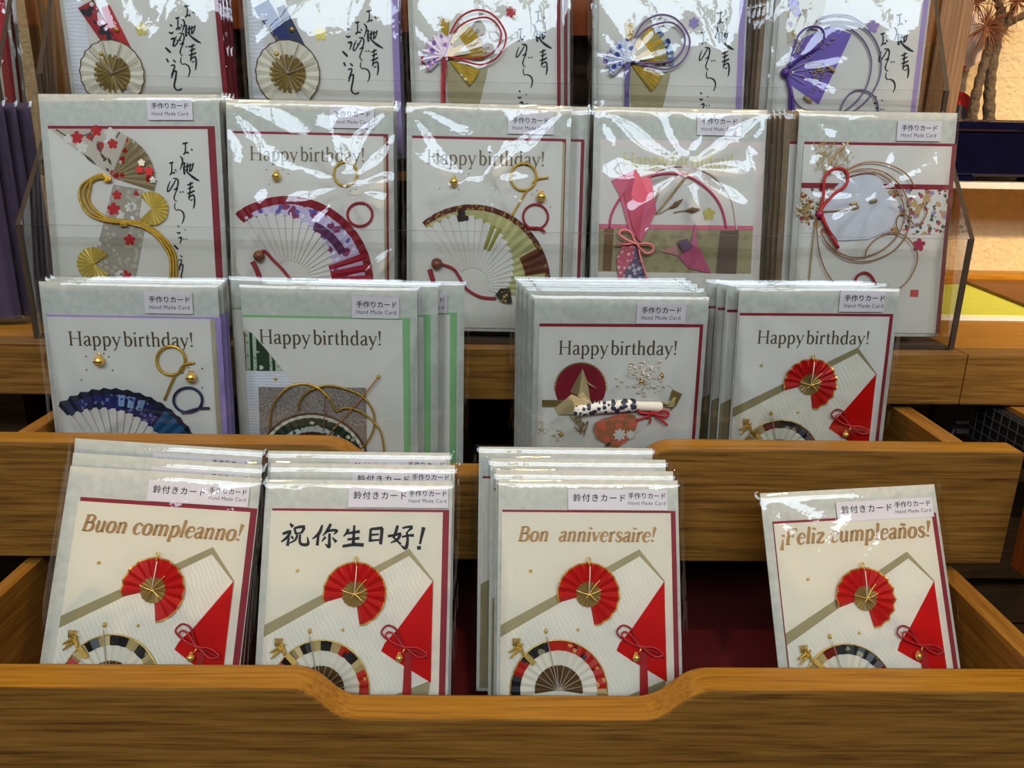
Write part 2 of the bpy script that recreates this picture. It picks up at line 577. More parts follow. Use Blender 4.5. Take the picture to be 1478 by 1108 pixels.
# carcass around and behind the drawers
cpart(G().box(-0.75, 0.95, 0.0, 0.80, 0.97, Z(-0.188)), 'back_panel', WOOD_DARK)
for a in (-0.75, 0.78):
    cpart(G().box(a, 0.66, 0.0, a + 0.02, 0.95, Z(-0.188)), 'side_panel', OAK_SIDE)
cpart(G().box(-0.75, 0.645, Z(-0.352), -0.363, 0.66, Z(-0.30)), 'rail_or_shade_board', WOOD_DARK)  # dark sheet standing in for the unlit void left of the drawers
cpart(G().box(0.361, 0.645, Z(-0.385), 0.78, 0.665, Z(-0.322)), 'rail_or_shade_board', WOOD_GREY)
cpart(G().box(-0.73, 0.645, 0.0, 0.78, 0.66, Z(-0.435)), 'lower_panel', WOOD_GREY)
cpart(G().box(0.361, 0.645, Z(-0.432), 0.78, 0.665, Z(-0.394)), 'rail_or_shade_board', WOOD_GREY)
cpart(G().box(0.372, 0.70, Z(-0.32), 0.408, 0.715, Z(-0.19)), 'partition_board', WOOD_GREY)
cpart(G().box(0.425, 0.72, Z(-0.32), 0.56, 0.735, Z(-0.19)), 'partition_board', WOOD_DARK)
cpart(G().box(-0.56, 0.75, Z(-0.42), -0.47, 0.765, Z(-0.19)), 'partition_board', WOOD_GREY)
# the next column of drawers, pulled out a little further
nd = empty('drawer', CI)
nd.parent = cab
cpart(G().box(0.3945, 0.40, Z(-0.3066), 0.74, 0.532, Z(-0.222)), 'front_panel', [WOOD_RED], nd, bevel=0.001)
# drawer runner bracket
br = G()
_p = on_depth(1385, 604, 0.69)
br.box(_p.x - 0.006, 0.684, _p.z - 0.003, _p.x + 0.006, 0.69, _p.z)
br.box(_p.x - 0.005, 0.682, _p.z - 0.012, _p.x + 0.006, 0.69, _p.z - 0.007)
br.tube(curve_pts([(_p.x - 0.005, 0.686, _p.z - 0.009), (_p.x - 0.007, 0.686, _p.z - 0.013), (_p.x - 0.005, 0.686, _p.z - 0.018)], 0), 0.0016, 6)
cpart(br, 'runner_bracket', mat('grey_steel', (130, 136, 146), 0.35, metal=0.8, vary=0.05))

# wire basket in the open bay on the right
wb = empty('wire_basket', (0.43, 0.62, Z(-0.2455)))
tag(wb, 'black wire grid basket in the dark bay right of the upper drawer', 'basket')
WIRE = mat('grey_wire', (96, 96, 100), 0.4, metal=0.6, vary=0.05)
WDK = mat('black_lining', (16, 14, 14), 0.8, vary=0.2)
_g = G()
for i in range(5):
    z = -0.004 + i * 0.0085
    _g.tube([(-0.003, -0.084, z), (-0.003, 0.045, z)], 0.0005, 5)
for i in range(12):
    y = -0.084 + i * 0.011
    _g.tube([(-0.003, y, -0.006), (-0.003, y, 0.031)], 0.0005, 5)
_g.make('wire_grid', WIRE, wb)
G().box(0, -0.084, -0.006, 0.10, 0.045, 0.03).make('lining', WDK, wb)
G().box(0.008, -0.084, 0.030, 0.10, 0.045, 0.034).make('wooden_rim', OAK_SIDE, wb)

# ------------------------------------------------------------------ clear acrylic bins
def acrylic_bin(label, x0, x1, y0, zb, hf, slope, yd, hb):
    o = empty('acrylic_bin', (0, y0, Z(zb)))
    tag(o, label, 'display bin', 'clear acrylic card bins')
    t = 0.004
    def slab(name, poly, axis, a, b):
        """polygon in a plane, cut edges shown as grey acrylic"""
        n = len(poly)
        put = (lambda p, q: (q, p[0], p[1])) if axis == 'X' else (lambda p, q: (p[0], q, p[1]))
        vs = [put(p, a) for p in poly] + [put(p, b) for p in poly]
        fs = [tuple(range(n)), tuple(range(2 * n - 1, n - 1, -1))] + [(i, n + i, n + (i + 1) % n, (i + 1) % n) for i in range(n)]
        g = G()
        g.add(vs, fs[:2], 0)
        g.add([], [], 0)
        g.f += fs[2:]
        g.mi += [1] * n
        return g.make(name, [ACRYLIC, ACRYLIC_EDGE], o)
    slab('front_panel', [(x0 + t, 0.0), (x1 - t, 0.0), (x1 - t, hf), (x0 + t, hf)], 'Y', 0, t * 0.7)
    side = [(0, 0), (yd, 0), (yd, hb), (slope[0], slope[1]), (0, hf)]
    slab('side_panel', side, 'X', x0, x0 + t)
    slab('side_panel', side, 'X', x1 - t, x1)
    G().box(x0 + t, t, 0, x1 - t, yd, t * 0.8, 0).make('bottom_panel', [ACRYLIC_EDGE], o)
    slab('back_panel', [(x0 + t, 0.004), (x1 - t, 0.004), (x1 - t, hb), (x0 + t, hb)], 'Y', yd - t, yd)
    return o

acrylic_bin('clear acrylic bin on the tabletop holding the five middle row card stacks', -0.386, 0.3875, 0.6445, -0.1655, 0.0935, (0.055, 0.158), 0.082, 0.165)
acrylic_bin('clear acrylic bin on the rear rack holding the five topmost card stacks', -0.400, 0.394, 0.7335, -0.030, 0.0765, (0.055, 0.17), 0.088, 0.18)

acrylic_bin('clear acrylic bin of the neighbouring display at the left edge', -0.90, -0.431, 0.7335, -0.030, 0.0765, (0.055, 0.17), 0.088, 0.18)

# ------------------------------------------------------------------ rear wooden rack
rk = empty('wooden_rack', (0, 0.80, Z(-0.1656)))
tag(rk, 'wooden rack with upright posts behind the topmost card stacks', 'rack')
RKI = Vector((0, -0.80, -Z(-0.1656)))
def rpart(g, name, m):
    o = g.make(name, m, rk, bevel=0.001)
    o.location = RKI
    return o
def px_box(g, pxl, pxr, py, y0, y1, z0, z1):
    a, b = on_depth(pxl, py, y0), on_depth(pxr, py, y0)
    return g.box(a.x, y0, z0, b.x, y1, z1)
rpart(px_box(G(), 36, 93, 10, 0.832, 0.865, Z(-0.1656), Z(0.42)), 'post', OAK_POST_LIT)
rpart(px_box(G(), 1360, 1407, 5, 0.832, 0.87, Z(-0.1656), Z(0.42)), 'post', OAK_POST)
rpart(px_box(G(), 1340, 1361, 5, 0.838, 0.87, Z(-0.1656), Z(0.42)), 'post', OAK_SIDE)
rpart(px_box(G(), 1078, 1112, 5, 0.838, 0.86, Z(-0.1656), Z(0.42)), 'post', OAK_POST)
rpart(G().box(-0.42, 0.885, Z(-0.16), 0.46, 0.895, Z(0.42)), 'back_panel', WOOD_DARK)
rpart(G().box(-0.92, 0.732, Z(-0.038), 0.398, 0.885, Z(-0.0302)), 'shelf_board', OAK_SIDE)
rpart(G().box(-0.40, 0.865, Z(0.10), 0.45, 0.885, Z(0.16)), 'cross_board', WOOD_RED)

# ------------------------------------------------------------------ right background: mat, wall shelf, bonsai
zt = Z(-0.1655)
mt = empty('green_mat', (0.55, 0.85, zt))
tag(mt, 'lime green paper mat on the tabletop right of the acrylic bin', 'mat')
MI = -Vector((0.55, 0.85, zt))
a, b = on_height(1340, 456, zt), on_height(1600, 459, zt)
c, d = on_height(1600, 405, zt), on_height(1340, 414, zt)
_o = G().sheet([(a.x, a.y), (b.x, b.y), (c.x, c.y), (d.x, d.y)], zt + 0.0014, zt + 0.0022).make('green_sheet', mat('lime_green_paper', (196, 196, 70), 0.8, vary=0.04), mt)
_o.location = MI
a2, b2 = on_height(1340, 462, zt), on_height(1600, 465, zt)
_o = G().sheet([(a2.x, a2.y), (b2.x, b2.y), (c.x, c.y), (d.x, d.y)], zt + 0.0002, zt + 0.0013).make('white_backing', mat('white_board', (236, 230, 214), 0.7, vary=0.02), mt)
_o.location = MI
wd = empty('shadow_wedge', (0.62, 0.95, zt))
tag(wd, 'brown shadow shape lying slantwise on the green mat', 'board')
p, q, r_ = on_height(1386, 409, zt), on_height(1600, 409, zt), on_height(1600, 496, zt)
_o = G().sheet([(p.x, p.y), (q.x, q.y), (r_.x, r_.y)], zt + 0.0023, zt + 0.006).make('board', mat_wood('brown_shadow', (92, 54, 20), (120, 74, 28), (140, 92, 40)), wd)  # thin brown sheet standing in for a shadow cast on the mat
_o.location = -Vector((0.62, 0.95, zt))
lb = G()
pl = on_height(1386, 411, zt)
lb.box(0.43, pl.y, 0.0, 0.98, pl.y + 0.03, 0.0125)
_o = lb.make('wooden_batten', OAK_TOP_LIT)
_o.location = (0, 0.01, zt)
tag(_o, 'oak batten along the tabletop edge at the foot of the plaster wall', 'batten')

ys = 0.965
zs = on_depth(1440, 273, ys).z
zs2 = on_depth(1440, 264, ys).z
sh = G().box(0.44, ys, zs, 0.98, 1.06, zs2).make('wall_shelf', mat('grey_white_shelf', (206, 200, 186), 0.5, vary=0.04), bevel=0.001)
tag(sh, 'thin grey-white wall shelf under the dark blue bonsai pot', 'shelf')

bz = empty('bonsai', (0.66, 1.03, zs2))
tag(bz, 'potted bonsai pine in a glazed dark blue rectangular pot', 'bonsai')
POT = mat('cobalt_glaze', (11, 11, 34), 0.08, vary=0.25, vscale=30)
BARK = mat('dark_bark', (96, 78, 56), 0.9, vary=0.35, vscale=160, bump=(240, 1.0, 0.003))
NEEDLE = mat('dry_pine_needles', (128, 74, 42), 0.7, vary=0.3, vscale=400)
BI = -Vector((0.66, 1.03, zs2))
y_p = 0.985
top = on_depth(1420, 175, y_p).z
xl = on_depth(1372, 200, y_p).x
g = G()
def frustum(g, x0, x1, y0, y1, z0, e0, z1, e1):
    vs = [(x0 - e0, y0 - e0, z0), (x1 + e0, y0 - e0, z0), (x1 + e0, y1 + e0, z0), (x0 - e0, y1 + e0, z0), (x0 - e1, y0 - e1, z1), (x1 + e1, y0 - e1, z1), (x1 + e1, y1 + e1, z1), (x0 - e1, y1 + e1, z1)]
    g.add(vs, [(3, 2, 1, 0), (4, 5, 6, 7), (0, 1, 5, 4), (1, 2, 6, 5), (2, 3, 7, 6), (3, 0, 4, 7)])
px0, px1, py0, py1 = xl, xl + 0.17, y_p, y_p + 0.066
frustum(g, px0, px1, py0, py1, zs2 + 0.006, -0.008, top - 0.012, 0.0)
frustum(g, px0, px1, py0, py1, top - 0.012, 0.003, top, 0.004)
_o = g.make('pot', POT, bz, smooth=False, bevel=0.003)
_o.location = BI
for fx in (px0 + 0.012, px1 - 0.042):
    for fy in (py0 + 0.006, py1 - 0.022):
        _o = G().box(fx, fy, zs2, fx + 0.028, fy + 0.016, zs2 + 0.0065).make('pot_foot', POT, bz)
        _o.location = BI
_o = G().box(px0 + 0.006, py0 + 0.006, top - 0.006, px1 - 0.006, py1 - 0.006, top + 0.002).make('soil', mat('dry_soil', (70, 54, 40), 0.95, vary=0.3, bump=(300, 1, 0.004)), bz)
_o.location = BI
def dp(x, y, dd=1.018):
    return tuple(on_depth(x, y, dd))
def trunk(pts, rad, name='trunk'):
    P = curve_pts([dp(*p) for p in pts], 0, k=6)
    n = len(P)
    rr = [rad[0] + (rad[1] - rad[0]) * i / (n - 1) + 0.0008 * math.sin(i * 2.1) for i in range(n)]
    o = G().tube(P, rr, 10).make(name, BARK, bz, smooth=True)
    o.location = BI
trunk([(1402, 176), (1408, 140), (1418, 100), (1428, 64), (1436, 30)], (0.0062, 0.0044))
trunk([(1427, 178), (1428, 140), (1431, 100), (1440, 50), (1446, 10)], (0.0072, 0.0052))
trunk([(1440, 50), (1455, 34), (1470, 26), (1500, 8)], (0.0046, 0.0036), 'branch')
trunk([(1444, 18), (1440, 0), (1432, -20)], (0.0046, 0.0036), 'branch')
trunk([(1452, 36), (1462, 12), (1472, -8)], (0.004, 0.003), 'branch')
random.seed(7)
nd_ = G()
for cx, cy, num, L in ((1424, 38, 95, 30), (1410, 4, 40, 28), (1470, 2, 40, 26), (1436, -12, 30, 26)):
    cc = Vector(dp(cx, cy, 1.005))
    for i in range(num):
        a = random.uniform(0, 6.283)
        e = random.uniform(-0.9, 0.9)
        l = L * random.uniform(0.6, 1.25) / 1000
        dv = Vector((math.cos(a) * math.cos(e), -0.7 * abs(math.sin(e)) , math.sin(a) * math.cos(e) - 0.15))
        m1 = cc + dv * l * 0.5 + Vector((0, 0, 0.002))
        e1 = cc + dv * l
        nd_.tube([tuple(cc), tuple(m1), tuple(e1)], [0.0006, 0.0005, 0.0002], 4)
_o = nd_.make('needles', NEEDLE, bz)
_o['kind'] = 'stuff'
_o.location = BI
# printed paper ornament between post and bonsai
orn = empty('paper_ornament', (0.60, 1.05, on_depth(1400, 100, 1.05).z))
tag(orn, 'red and black flowered paper disc behind the bonsai trunk', 'ornament')
OI = -orn.location
def wallpoly(pts, name, m, dy=0.0):
    P = [on_depth(x, y, 1.052 - dy) for x, y in pts]
    n = len(P)
    g = G().add([(p.x, 1.052 - dy, p.z) for p in P] + [(p.x, 1.0535 - dy, p.z) for p in P],
                [tuple(range(n)), tuple(range(2 * n - 1, n - 1, -1))] + [(i, n + i, n + (i + 1) % n, (i + 1) % n) for i in range(n)])
    o = g.make(name, m, orn)
    o.location = OI
wallpoly([(1340, 20), (1425, 15), (1418, 84), (1392, 103), (1340, 125)], 'backing_sheet', mat('pale_pink_sheet', (230, 204, 186), 0.8, vary=0.03))
wallpoly([(1385 + 19 * math.cos(i * 0.2618), 152 + 20 * math.sin(i * 0.2618)) for i in range(24)], 'red_disc', RED_MATT, 0.002)
wallpoly([(1384 + 12 * math.cos(i * 0.2618), 164 + 13 * math.sin(i * 0.2618)) for i in range(24)], 'flowered_disc', mat_washi('black_white_blossom', (70, 62, 66), [((236, 226, 220), 170, 0.22)]), 0.004)
wallpoly([(1378, 88), (1390, 96), (1397, 94), (1391, 100), (1396, 104), (1387, 102), (1380, 106)], 'red_star', RED_MATT, 0.004)

# ------------------------------------------------------------------ lettering drawn with pen strokes
_S = 7
GLY = {
 'H': (64, [[(11, 0, 7), (11, 66, 7)], [(52, 0, 7), (52, 66, 7)], [(11, 34, 3), (52, 34, 3)], [(2, 1, 3), (20, 1, 3)], [(43, 1, 3), (61, 1, 3)], [(2, 65, 3), (20, 65, 3)], [(43, 65, 3), (61, 65, 3)]]),
 'a': (38, [[(6, 35, 5), (11, 42, 4), (19, 44, 4), (26, 41, 6), (28, 33, 7), (28, 9, 7), (31, 2, 5), (37, 4, 3)], [(28, 26, 3), (18, 23, 4), (9, 18, 6), (6, 10, 7), (11, 2, 5), (19, 1, 4), (28, 8, 3)]]),
 'p': (44, [[(10, -20, 7), (10, 43, 7)], [(2, -20, 3), (19, -20, 3)], [(3, 39, 3), (11, 43, 4)], [(10, 36, 3), (19, 43, 4), (30, 41, 6), (37, 23, 8), (31, 4, 6), (20, 0, 4), (10, 6, 3)]]),
 'y': (41, [[(6, 42, 7), (21, 3, 7)], [(36, 42, 3), (20, 0, 4), (13, -15, 4), (6, -20, 6)], [(0, 42, 3), (14, 42, 3)], [(29, 42, 3), (42, 42, 3)]]),
 'b': (43, [[(10, 1, 7), (10, 69, 7)], [(3, 66, 3), (11, 69, 4)], [(10, 35, 3), (19, 43, 4), (30, 40, 6), (37, 22, 8), (30, 4, 6), (20, 0, 4), (10, 5, 3)]]),
 'i': (21, [[(10, 0, 7), (10, 43, 7)], [(3, 1, 3), (18, 1, 3)], [(3, 39, 3), (11, 43, 4)], [(10, 57, 8), (10, 65, 8)]]),
 'r': (30, [[(10, 0, 7), (10, 43, 7)], [(3, 1, 3), (19, 1, 3)], [(3, 39, 3), (11, 43, 4)], [(10, 31, 3), (16, 40, 4), (22, 43, 6), (28, 39, 7)]]),
 't': (26, [[(12, 56, 3), (12, 40, 7), (12, 9, 7), (16, 2, 5), (25, 5, 3)], [(3, 41, 3), (24, 41, 3)]]),
 'h': (45, [[(10, 0, 7), (10, 69, 7)], [(3, 1, 3), (18, 1, 3)], [(3, 66, 3), (11, 69, 4)], [(10, 32, 3), (19, 42, 4), (28, 42, 5), (33, 34, 7), (33, 0, 7)], [(26, 1, 3), (41, 1, 3)]]),
 'd': (44, [[(33, 2, 7), (33, 69, 7)], [(26, 66, 3), (34, 69, 4)], [(33, 2, 4), (41, 1, 3)], [(33, 35, 3), (24, 43, 4), (12, 40, 6), (6, 21, 8), (11, 4, 6), (20, 0, 4), (33, 8, 3)]]),
 '!': (19, [[(10, 68, 9), (10, 20, 3)], [(10, 1, 8), (10, 9, 8)]]),
 'B': (53, [[(12, 0, 7), (12, 66, 7)], [(3, 1, 3), (28, 1, 3)], [(3, 65, 3), (28, 65, 3)], [(12, 65, 3), (29, 65, 4), (39, 57, 7), (38, 45, 7), (29, 36, 4), (12, 35, 3)], [(12, 35, 3), (33, 35, 4), (44, 26, 7), (43, 10, 7), (32, 1, 4), (12, 1, 3)]]),
 'u': (45, [[(10, 43, 7), (10, 12, 7), (14, 2, 5), (22, 0, 4), (33, 9, 3)], [(33, 43, 7), (33, 0, 7)], [(3, 42, 3), (11, 43, 4)], [(26, 42, 3), (34, 43, 4)], [(33, 1, 4), (41, 1, 3)]]),
 'o': (43, [[(21, 44, 4), (10, 38, 6), (6, 21, 8), (10, 5, 6), (21, 0, 4), (32, 5, 6), (36, 21, 8), (32, 38, 6), (21, 44, 4)]]),
 'n': (45, [[(10, 0, 7), (10, 43, 7)], [(3, 1, 3), (18, 1, 3)], [(3, 39, 3), (11, 43, 4)], [(10, 32, 3), (19, 42, 4), (28, 42, 5), (33, 34, 7), (33, 0, 7)], [(26, 1, 3), (41, 1, 3)]]),
 'c': (38, [[(33, 34, 7), (28, 42, 4), (20, 44, 4), (10, 38, 6), (6, 21, 8), (11, 5, 6), (20, 0, 4), (29, 3, 3), (35, 9, 3)]]),
 'm': (68, [[(10, 0, 7), (10, 43, 7)], [(3, 1, 3), (17, 1, 3)], [(3, 39, 3), (11, 43, 4)], [(10, 32, 3), (18, 42, 4), (27, 42, 5), (33, 34, 7), (33, 0, 7)], [(33, 32, 3), (41, 42, 4), (50, 42, 5), (56, 34, 7), (56, 0, 7)], [(27, 1, 3), (39, 1, 3)], [(50, 1, 3), (64, 1, 3)]]),
 'l': (21, [[(10, 0, 7), (10, 69, 7)], [(3, 1, 3), (18, 1, 3)], [(3, 66, 3), (11, 69, 4)]]),
 'e': (39, [[(8, 25, 3), (34, 26, 3), (31, 38, 5), (21, 44, 4), (11, 38, 6), (6, 21, 8), (11, 5, 6), (21, 0, 4), (30, 3, 3), (35, 9, 3)]]),
 'v': (39, [[(6, 42, 7), (20, 1, 7)], [(34, 42, 3), (20, 1, 4)], [(0, 42, 3), (13, 42, 3)], [(28, 42, 3), (40, 42, 3)]]),
 's': (36, [[(29, 33, 4), (26, 42, 3), (18, 44, 4), (9, 39, 6), (10, 29, 6), (19, 23, 7), (28, 16, 7), (29, 6, 6), (19, 0, 4), (9, 3, 3), (6, 12, 4)]]),
 'F': (50, [[(12, 0, 7), (12, 66, 7)], [(3, 1, 3), (24, 1, 3)], [(3, 65, 3), (46, 65, 3)], [(46, 66, 3), (46, 53, 3)], [(12, 35, 3), (34, 35, 3)], [(34, 42, 3), (34, 28, 3)]]),
 'z': (40, [[(6, 42, 4), (34, 42, 4)], [(33, 41, 7), (8, 2, 7)], [(6, 1, 4), (36, 1, 4)], [(6, 42, 4), (6, 33, 3)], [(36, 1, 4), (36, 11, 3)]]),
 '\u00a1': (20, [[(10, 24, 3), (10, -22, 9)], [(10, 34, 8), (10, 42, 8)]]),
 ' ': (22, []),
}
GLY['\u2009'] = (7, [])
GLY['\u00f1'] = (45, GLY['n'][1] + [[(11, 55, 4), (17, 60, 5), (25, 55, 5), (32, 60, 4)]])
SHARP = set('HiltvzF!\u00a1')

def serif_text(text, x0, y0, width, z, slant=0.0, weight=1.0, track=0.0):
    """letters fitted to a width in metres, baseline at (x0, y0)"""
    adv = sum(GLY[c][0] + track for c in text) - track
    s = width / adv
    g = G()
    x = 0
    for n, c in enumerate(text):
        a, st = GLY[c]
        for q in st:
            pts = [(x0 + (x + p[0] + slant * p[1]) * s, y0 + p[1] * s, p[2] * s * (weight if p[2] > 3.5 else 1 + (weight - 1) * 0.6)) for p in q]
            g.stroke(pts, z, smooth=len(q) > 2)
        x += a + track
    return g

# running-hand birthday wish, three groups of strokes in common units (width last)
WISH = {
 'a': [[(973, 101, 7), (990, 98, 9), (1002, 95, 6)], [(989, 96, 6), (989, 130, 7), (986, 150, 7), (977, 158, 6), (990, 150, 5), (1002, 147, 8), (1003, 156, 4)], [(1018, 128, 5), (1026, 137, 9)],
       [(958, 166, 3), (970, 178, 9), (974, 196, 9), (968, 218, 7), (960, 240, 3)], [(966, 214, 4), (984, 203, 8), (980, 232, 9), (985, 264, 12)], [(1000, 205, 9), (998, 252, 9)], [(984, 226, 5), (1008, 219, 8), (1032, 210, 5)], [(1014, 206, 7), (1013, 248, 9)], [(1032, 203, 7), (1022, 240, 7), (1008, 250, 6)], [(983, 232, 5), (1008, 262, 9), (1036, 284, 13), (1064, 300, 5)],
       [(998, 322, 6), (1014, 316, 8), (1030, 308, 6)], [(1002, 341, 6), (1018, 336, 8), (1032, 328, 6)], [(1016, 304, 6), (1014, 340, 8), (1011, 368, 6)], [(998, 366, 6), (1020, 360, 9), (1038, 350, 7)], [(1016, 360, 5), (1008, 384, 8), (1009, 400, 5)], [(1010, 386, 5), (1030, 374, 9), (1037, 392, 9), (1037, 420, 9), (1032, 446, 5)], [(1014, 404, 5), (1028, 398, 6)]],
 'b': [[(902, 205, 7), (914, 203, 9), (925, 199, 6)], [(915, 202, 6), (916, 232, 7), (914, 256, 7), (905, 267, 6), (917, 258, 5), (929, 255, 8), (929, 262, 4)], [(932, 238, 5), (940, 247, 8)],
       [(908, 300, 4), (896, 330, 7), (893, 354, 7), (904, 350, 6), (924, 318, 7), (938, 292, 5)], [(922, 286, 4), (944, 288, 8), (950, 306, 8), (945, 330, 7), (936, 346, 5)],
       [(926, 348, 5), (946, 337, 7), (936, 362, 6), (928, 388, 7), (934, 404, 5), (944, 408, 4)], [(961, 355, 7), (963, 362, 7)], [(975, 354, 7), (977, 361, 7)],
       [(934, 416, 4), (931, 440, 6), (940, 454, 5), (956, 450, 4)], [(952, 452, 4), (972, 462, 8), (981, 484, 8), (979, 505, 7), (970, 526, 4)]],
 'c': [[(946, 538, 5), (956, 546, 9)], [(942, 572, 6), (952, 578, 8), (962, 572, 5)], [(984, 558, 5), (990, 563, 6)],
       [(950, 604, 6), (964, 600, 9), (966, 610, 8), (958, 634, 4)], [(978, 606, 6), (981, 612, 6)], [(992, 606, 6), (995, 612, 6)],
       [(926, 640, 6), (938, 652, 11), (950, 664, 8)], [(932, 690, 8), (940, 706, 8)], [(960, 694, 5), (972, 706, 8)],
       [(950, 722, 5), (968, 720, 6), (960, 750, 8), (954, 776, 6)], [(952, 760, 4), (974, 744, 7), (972, 776, 8), (966, 812, 8), (980, 830, 6), (1000, 824, 7)]],
}

def mesh_text(key, body, size_w, bold=0.0, squeeze=1.0, track=1.0):
    """lettering from the built-in font as a flat mesh of the given width, origin at its lower left"""
    if key in TEXTS:
        return TEXTS[key]
    cu = bpy.data.curves.new(key, 'FONT')
    cu.body = body
    cu.offset = bold
    cu.space_character = track
    ob = bpy.data.objects.new(key, cu)
    COL.objects.link(ob)
    dg = bpy.context.evaluated_depsgraph_get()
    me = bpy.data.meshes.new_from_object(ob.evaluated_get(dg))
    bpy.data.objects.remove(ob, do_unlink=True)
    bpy.data.curves.remove(cu)
    xs = [v.co.x for v in me.vertices]
    ys = [v.co.y for v in me.vertices]
    s = size_w / (max(xs) - min(xs))
    x0, y0 = min(xs), min(ys)
    for v in me.vertices:
        v.co.x = (v.co.x - x0) * s
        v.co.y = (v.co.y - y0) * s * squeeze
        v.co.z = 0
    TEXTS[key] = me
    return me
TEXTS = {}

def text_part(name, me, material, parent, x, y, z):
    m2 = me
    if not m2.materials:
        m2.materials.append(material)
    o = bpy.data.objects.new(name, m2)
    COL.objects.link(o)
    o.parent = parent
    o.location = (x, y, z)
    return o

# ------------------------------------------------------------------ cards
# x, y, z of the foot, turn, lean back, roll, width, height
POSE = {
 'buon': (-0.2408, 0.432, -0.386, -1.64, 26.6, -2.49, 0.1348, 0.1788),
 'zhu': (-0.0958, 0.432, -0.386, 0.61, 26.21, -0.34, 0.1298, 0.1741),
 'bon': (0.0648, 0.432, -0.386, 0.32, 25.83, -0.07, 0.1260, 0.1760),
 'feliz': (0.2601, 0.432, -0.386, 2.26, 27.2, 2.5, 0.1275, 0.1718),
 'r3c1': (-0.2752, 0.571, -0.285, 2.2, 4.18, -0.64, 0.1290, 0.1788),
 'r3c2': (-0.1267, 0.570, -0.285, 0.76, 3.36, -0.47, 0.1298, 0.1789),
 'r3c3': (0.0926, 0.570, -0.285, 0.74, 2.59, 0.25, 0.1306, 0.1748),
 'r3c4': (0.2422, 0.570, -0.285, -2.35, 3.68, 0.86, 0.1190, 0.1826),
 'r2c1': (-0.3005, 0.660, -0.158, 1.00, 9.11, 0.86, 0.1451, 0.1897),
 'r2c2': (-0.1569, 0.660, -0.158, 1.03, 9.62, -0.14, 0.1367, 0.1875),
 'r2c3': (-0.0102, 0.660, -0.158, 0.17, 8.77, -0.29, 0.1358, 0.1868),
 'r2c4': (0.1509, 0.660, -0.158, 2.30, 9.84, -0.07, 0.1457, 0.1872),
 'r2c5': (0.3143, 0.660, -0.158, 0.80, 8.6, 0.16, 0.1330, 0.1864),
 'r1c1': (-0.3106, 0.747, -0.021, 0.00, 6.00, 2.42, 0.1373, 0.1900),
 'r1c2': (-0.1556, 0.747, -0.021, 0.00, 6.00, 1.42, 0.1349, 0.1900),
 'r1c3': (-0.0108, 0.747, -0.021, 0.00, 6.00, 1.75, 0.1352, 0.1900),
 'r1c4': (0.1525, 0.747, -0.021, 0.00, 6.00, 1.59, 0.1356, 0.1900),
 'r1c5': (0.3085, 0.747, -0.021, 0.00, 6.00, -0.60, 0.1377, 0.1900),
}

def pose_matrix(x, y, z, turn, lean, roll):
    B = Matrix(((1, 0, 0), (0, math.sin(R(lean)), -math.cos(R(lean))), (0, math.cos(R(lean)), math.sin(R(lean)))))
    M = (Matrix.Rotation(R(turn), 3, 'Z') @ B @ Matrix.Rotation(R(roll), 3, 'Z')).to_4x4()
    M.translation = Vector((x, y, ZC + z))
    return M

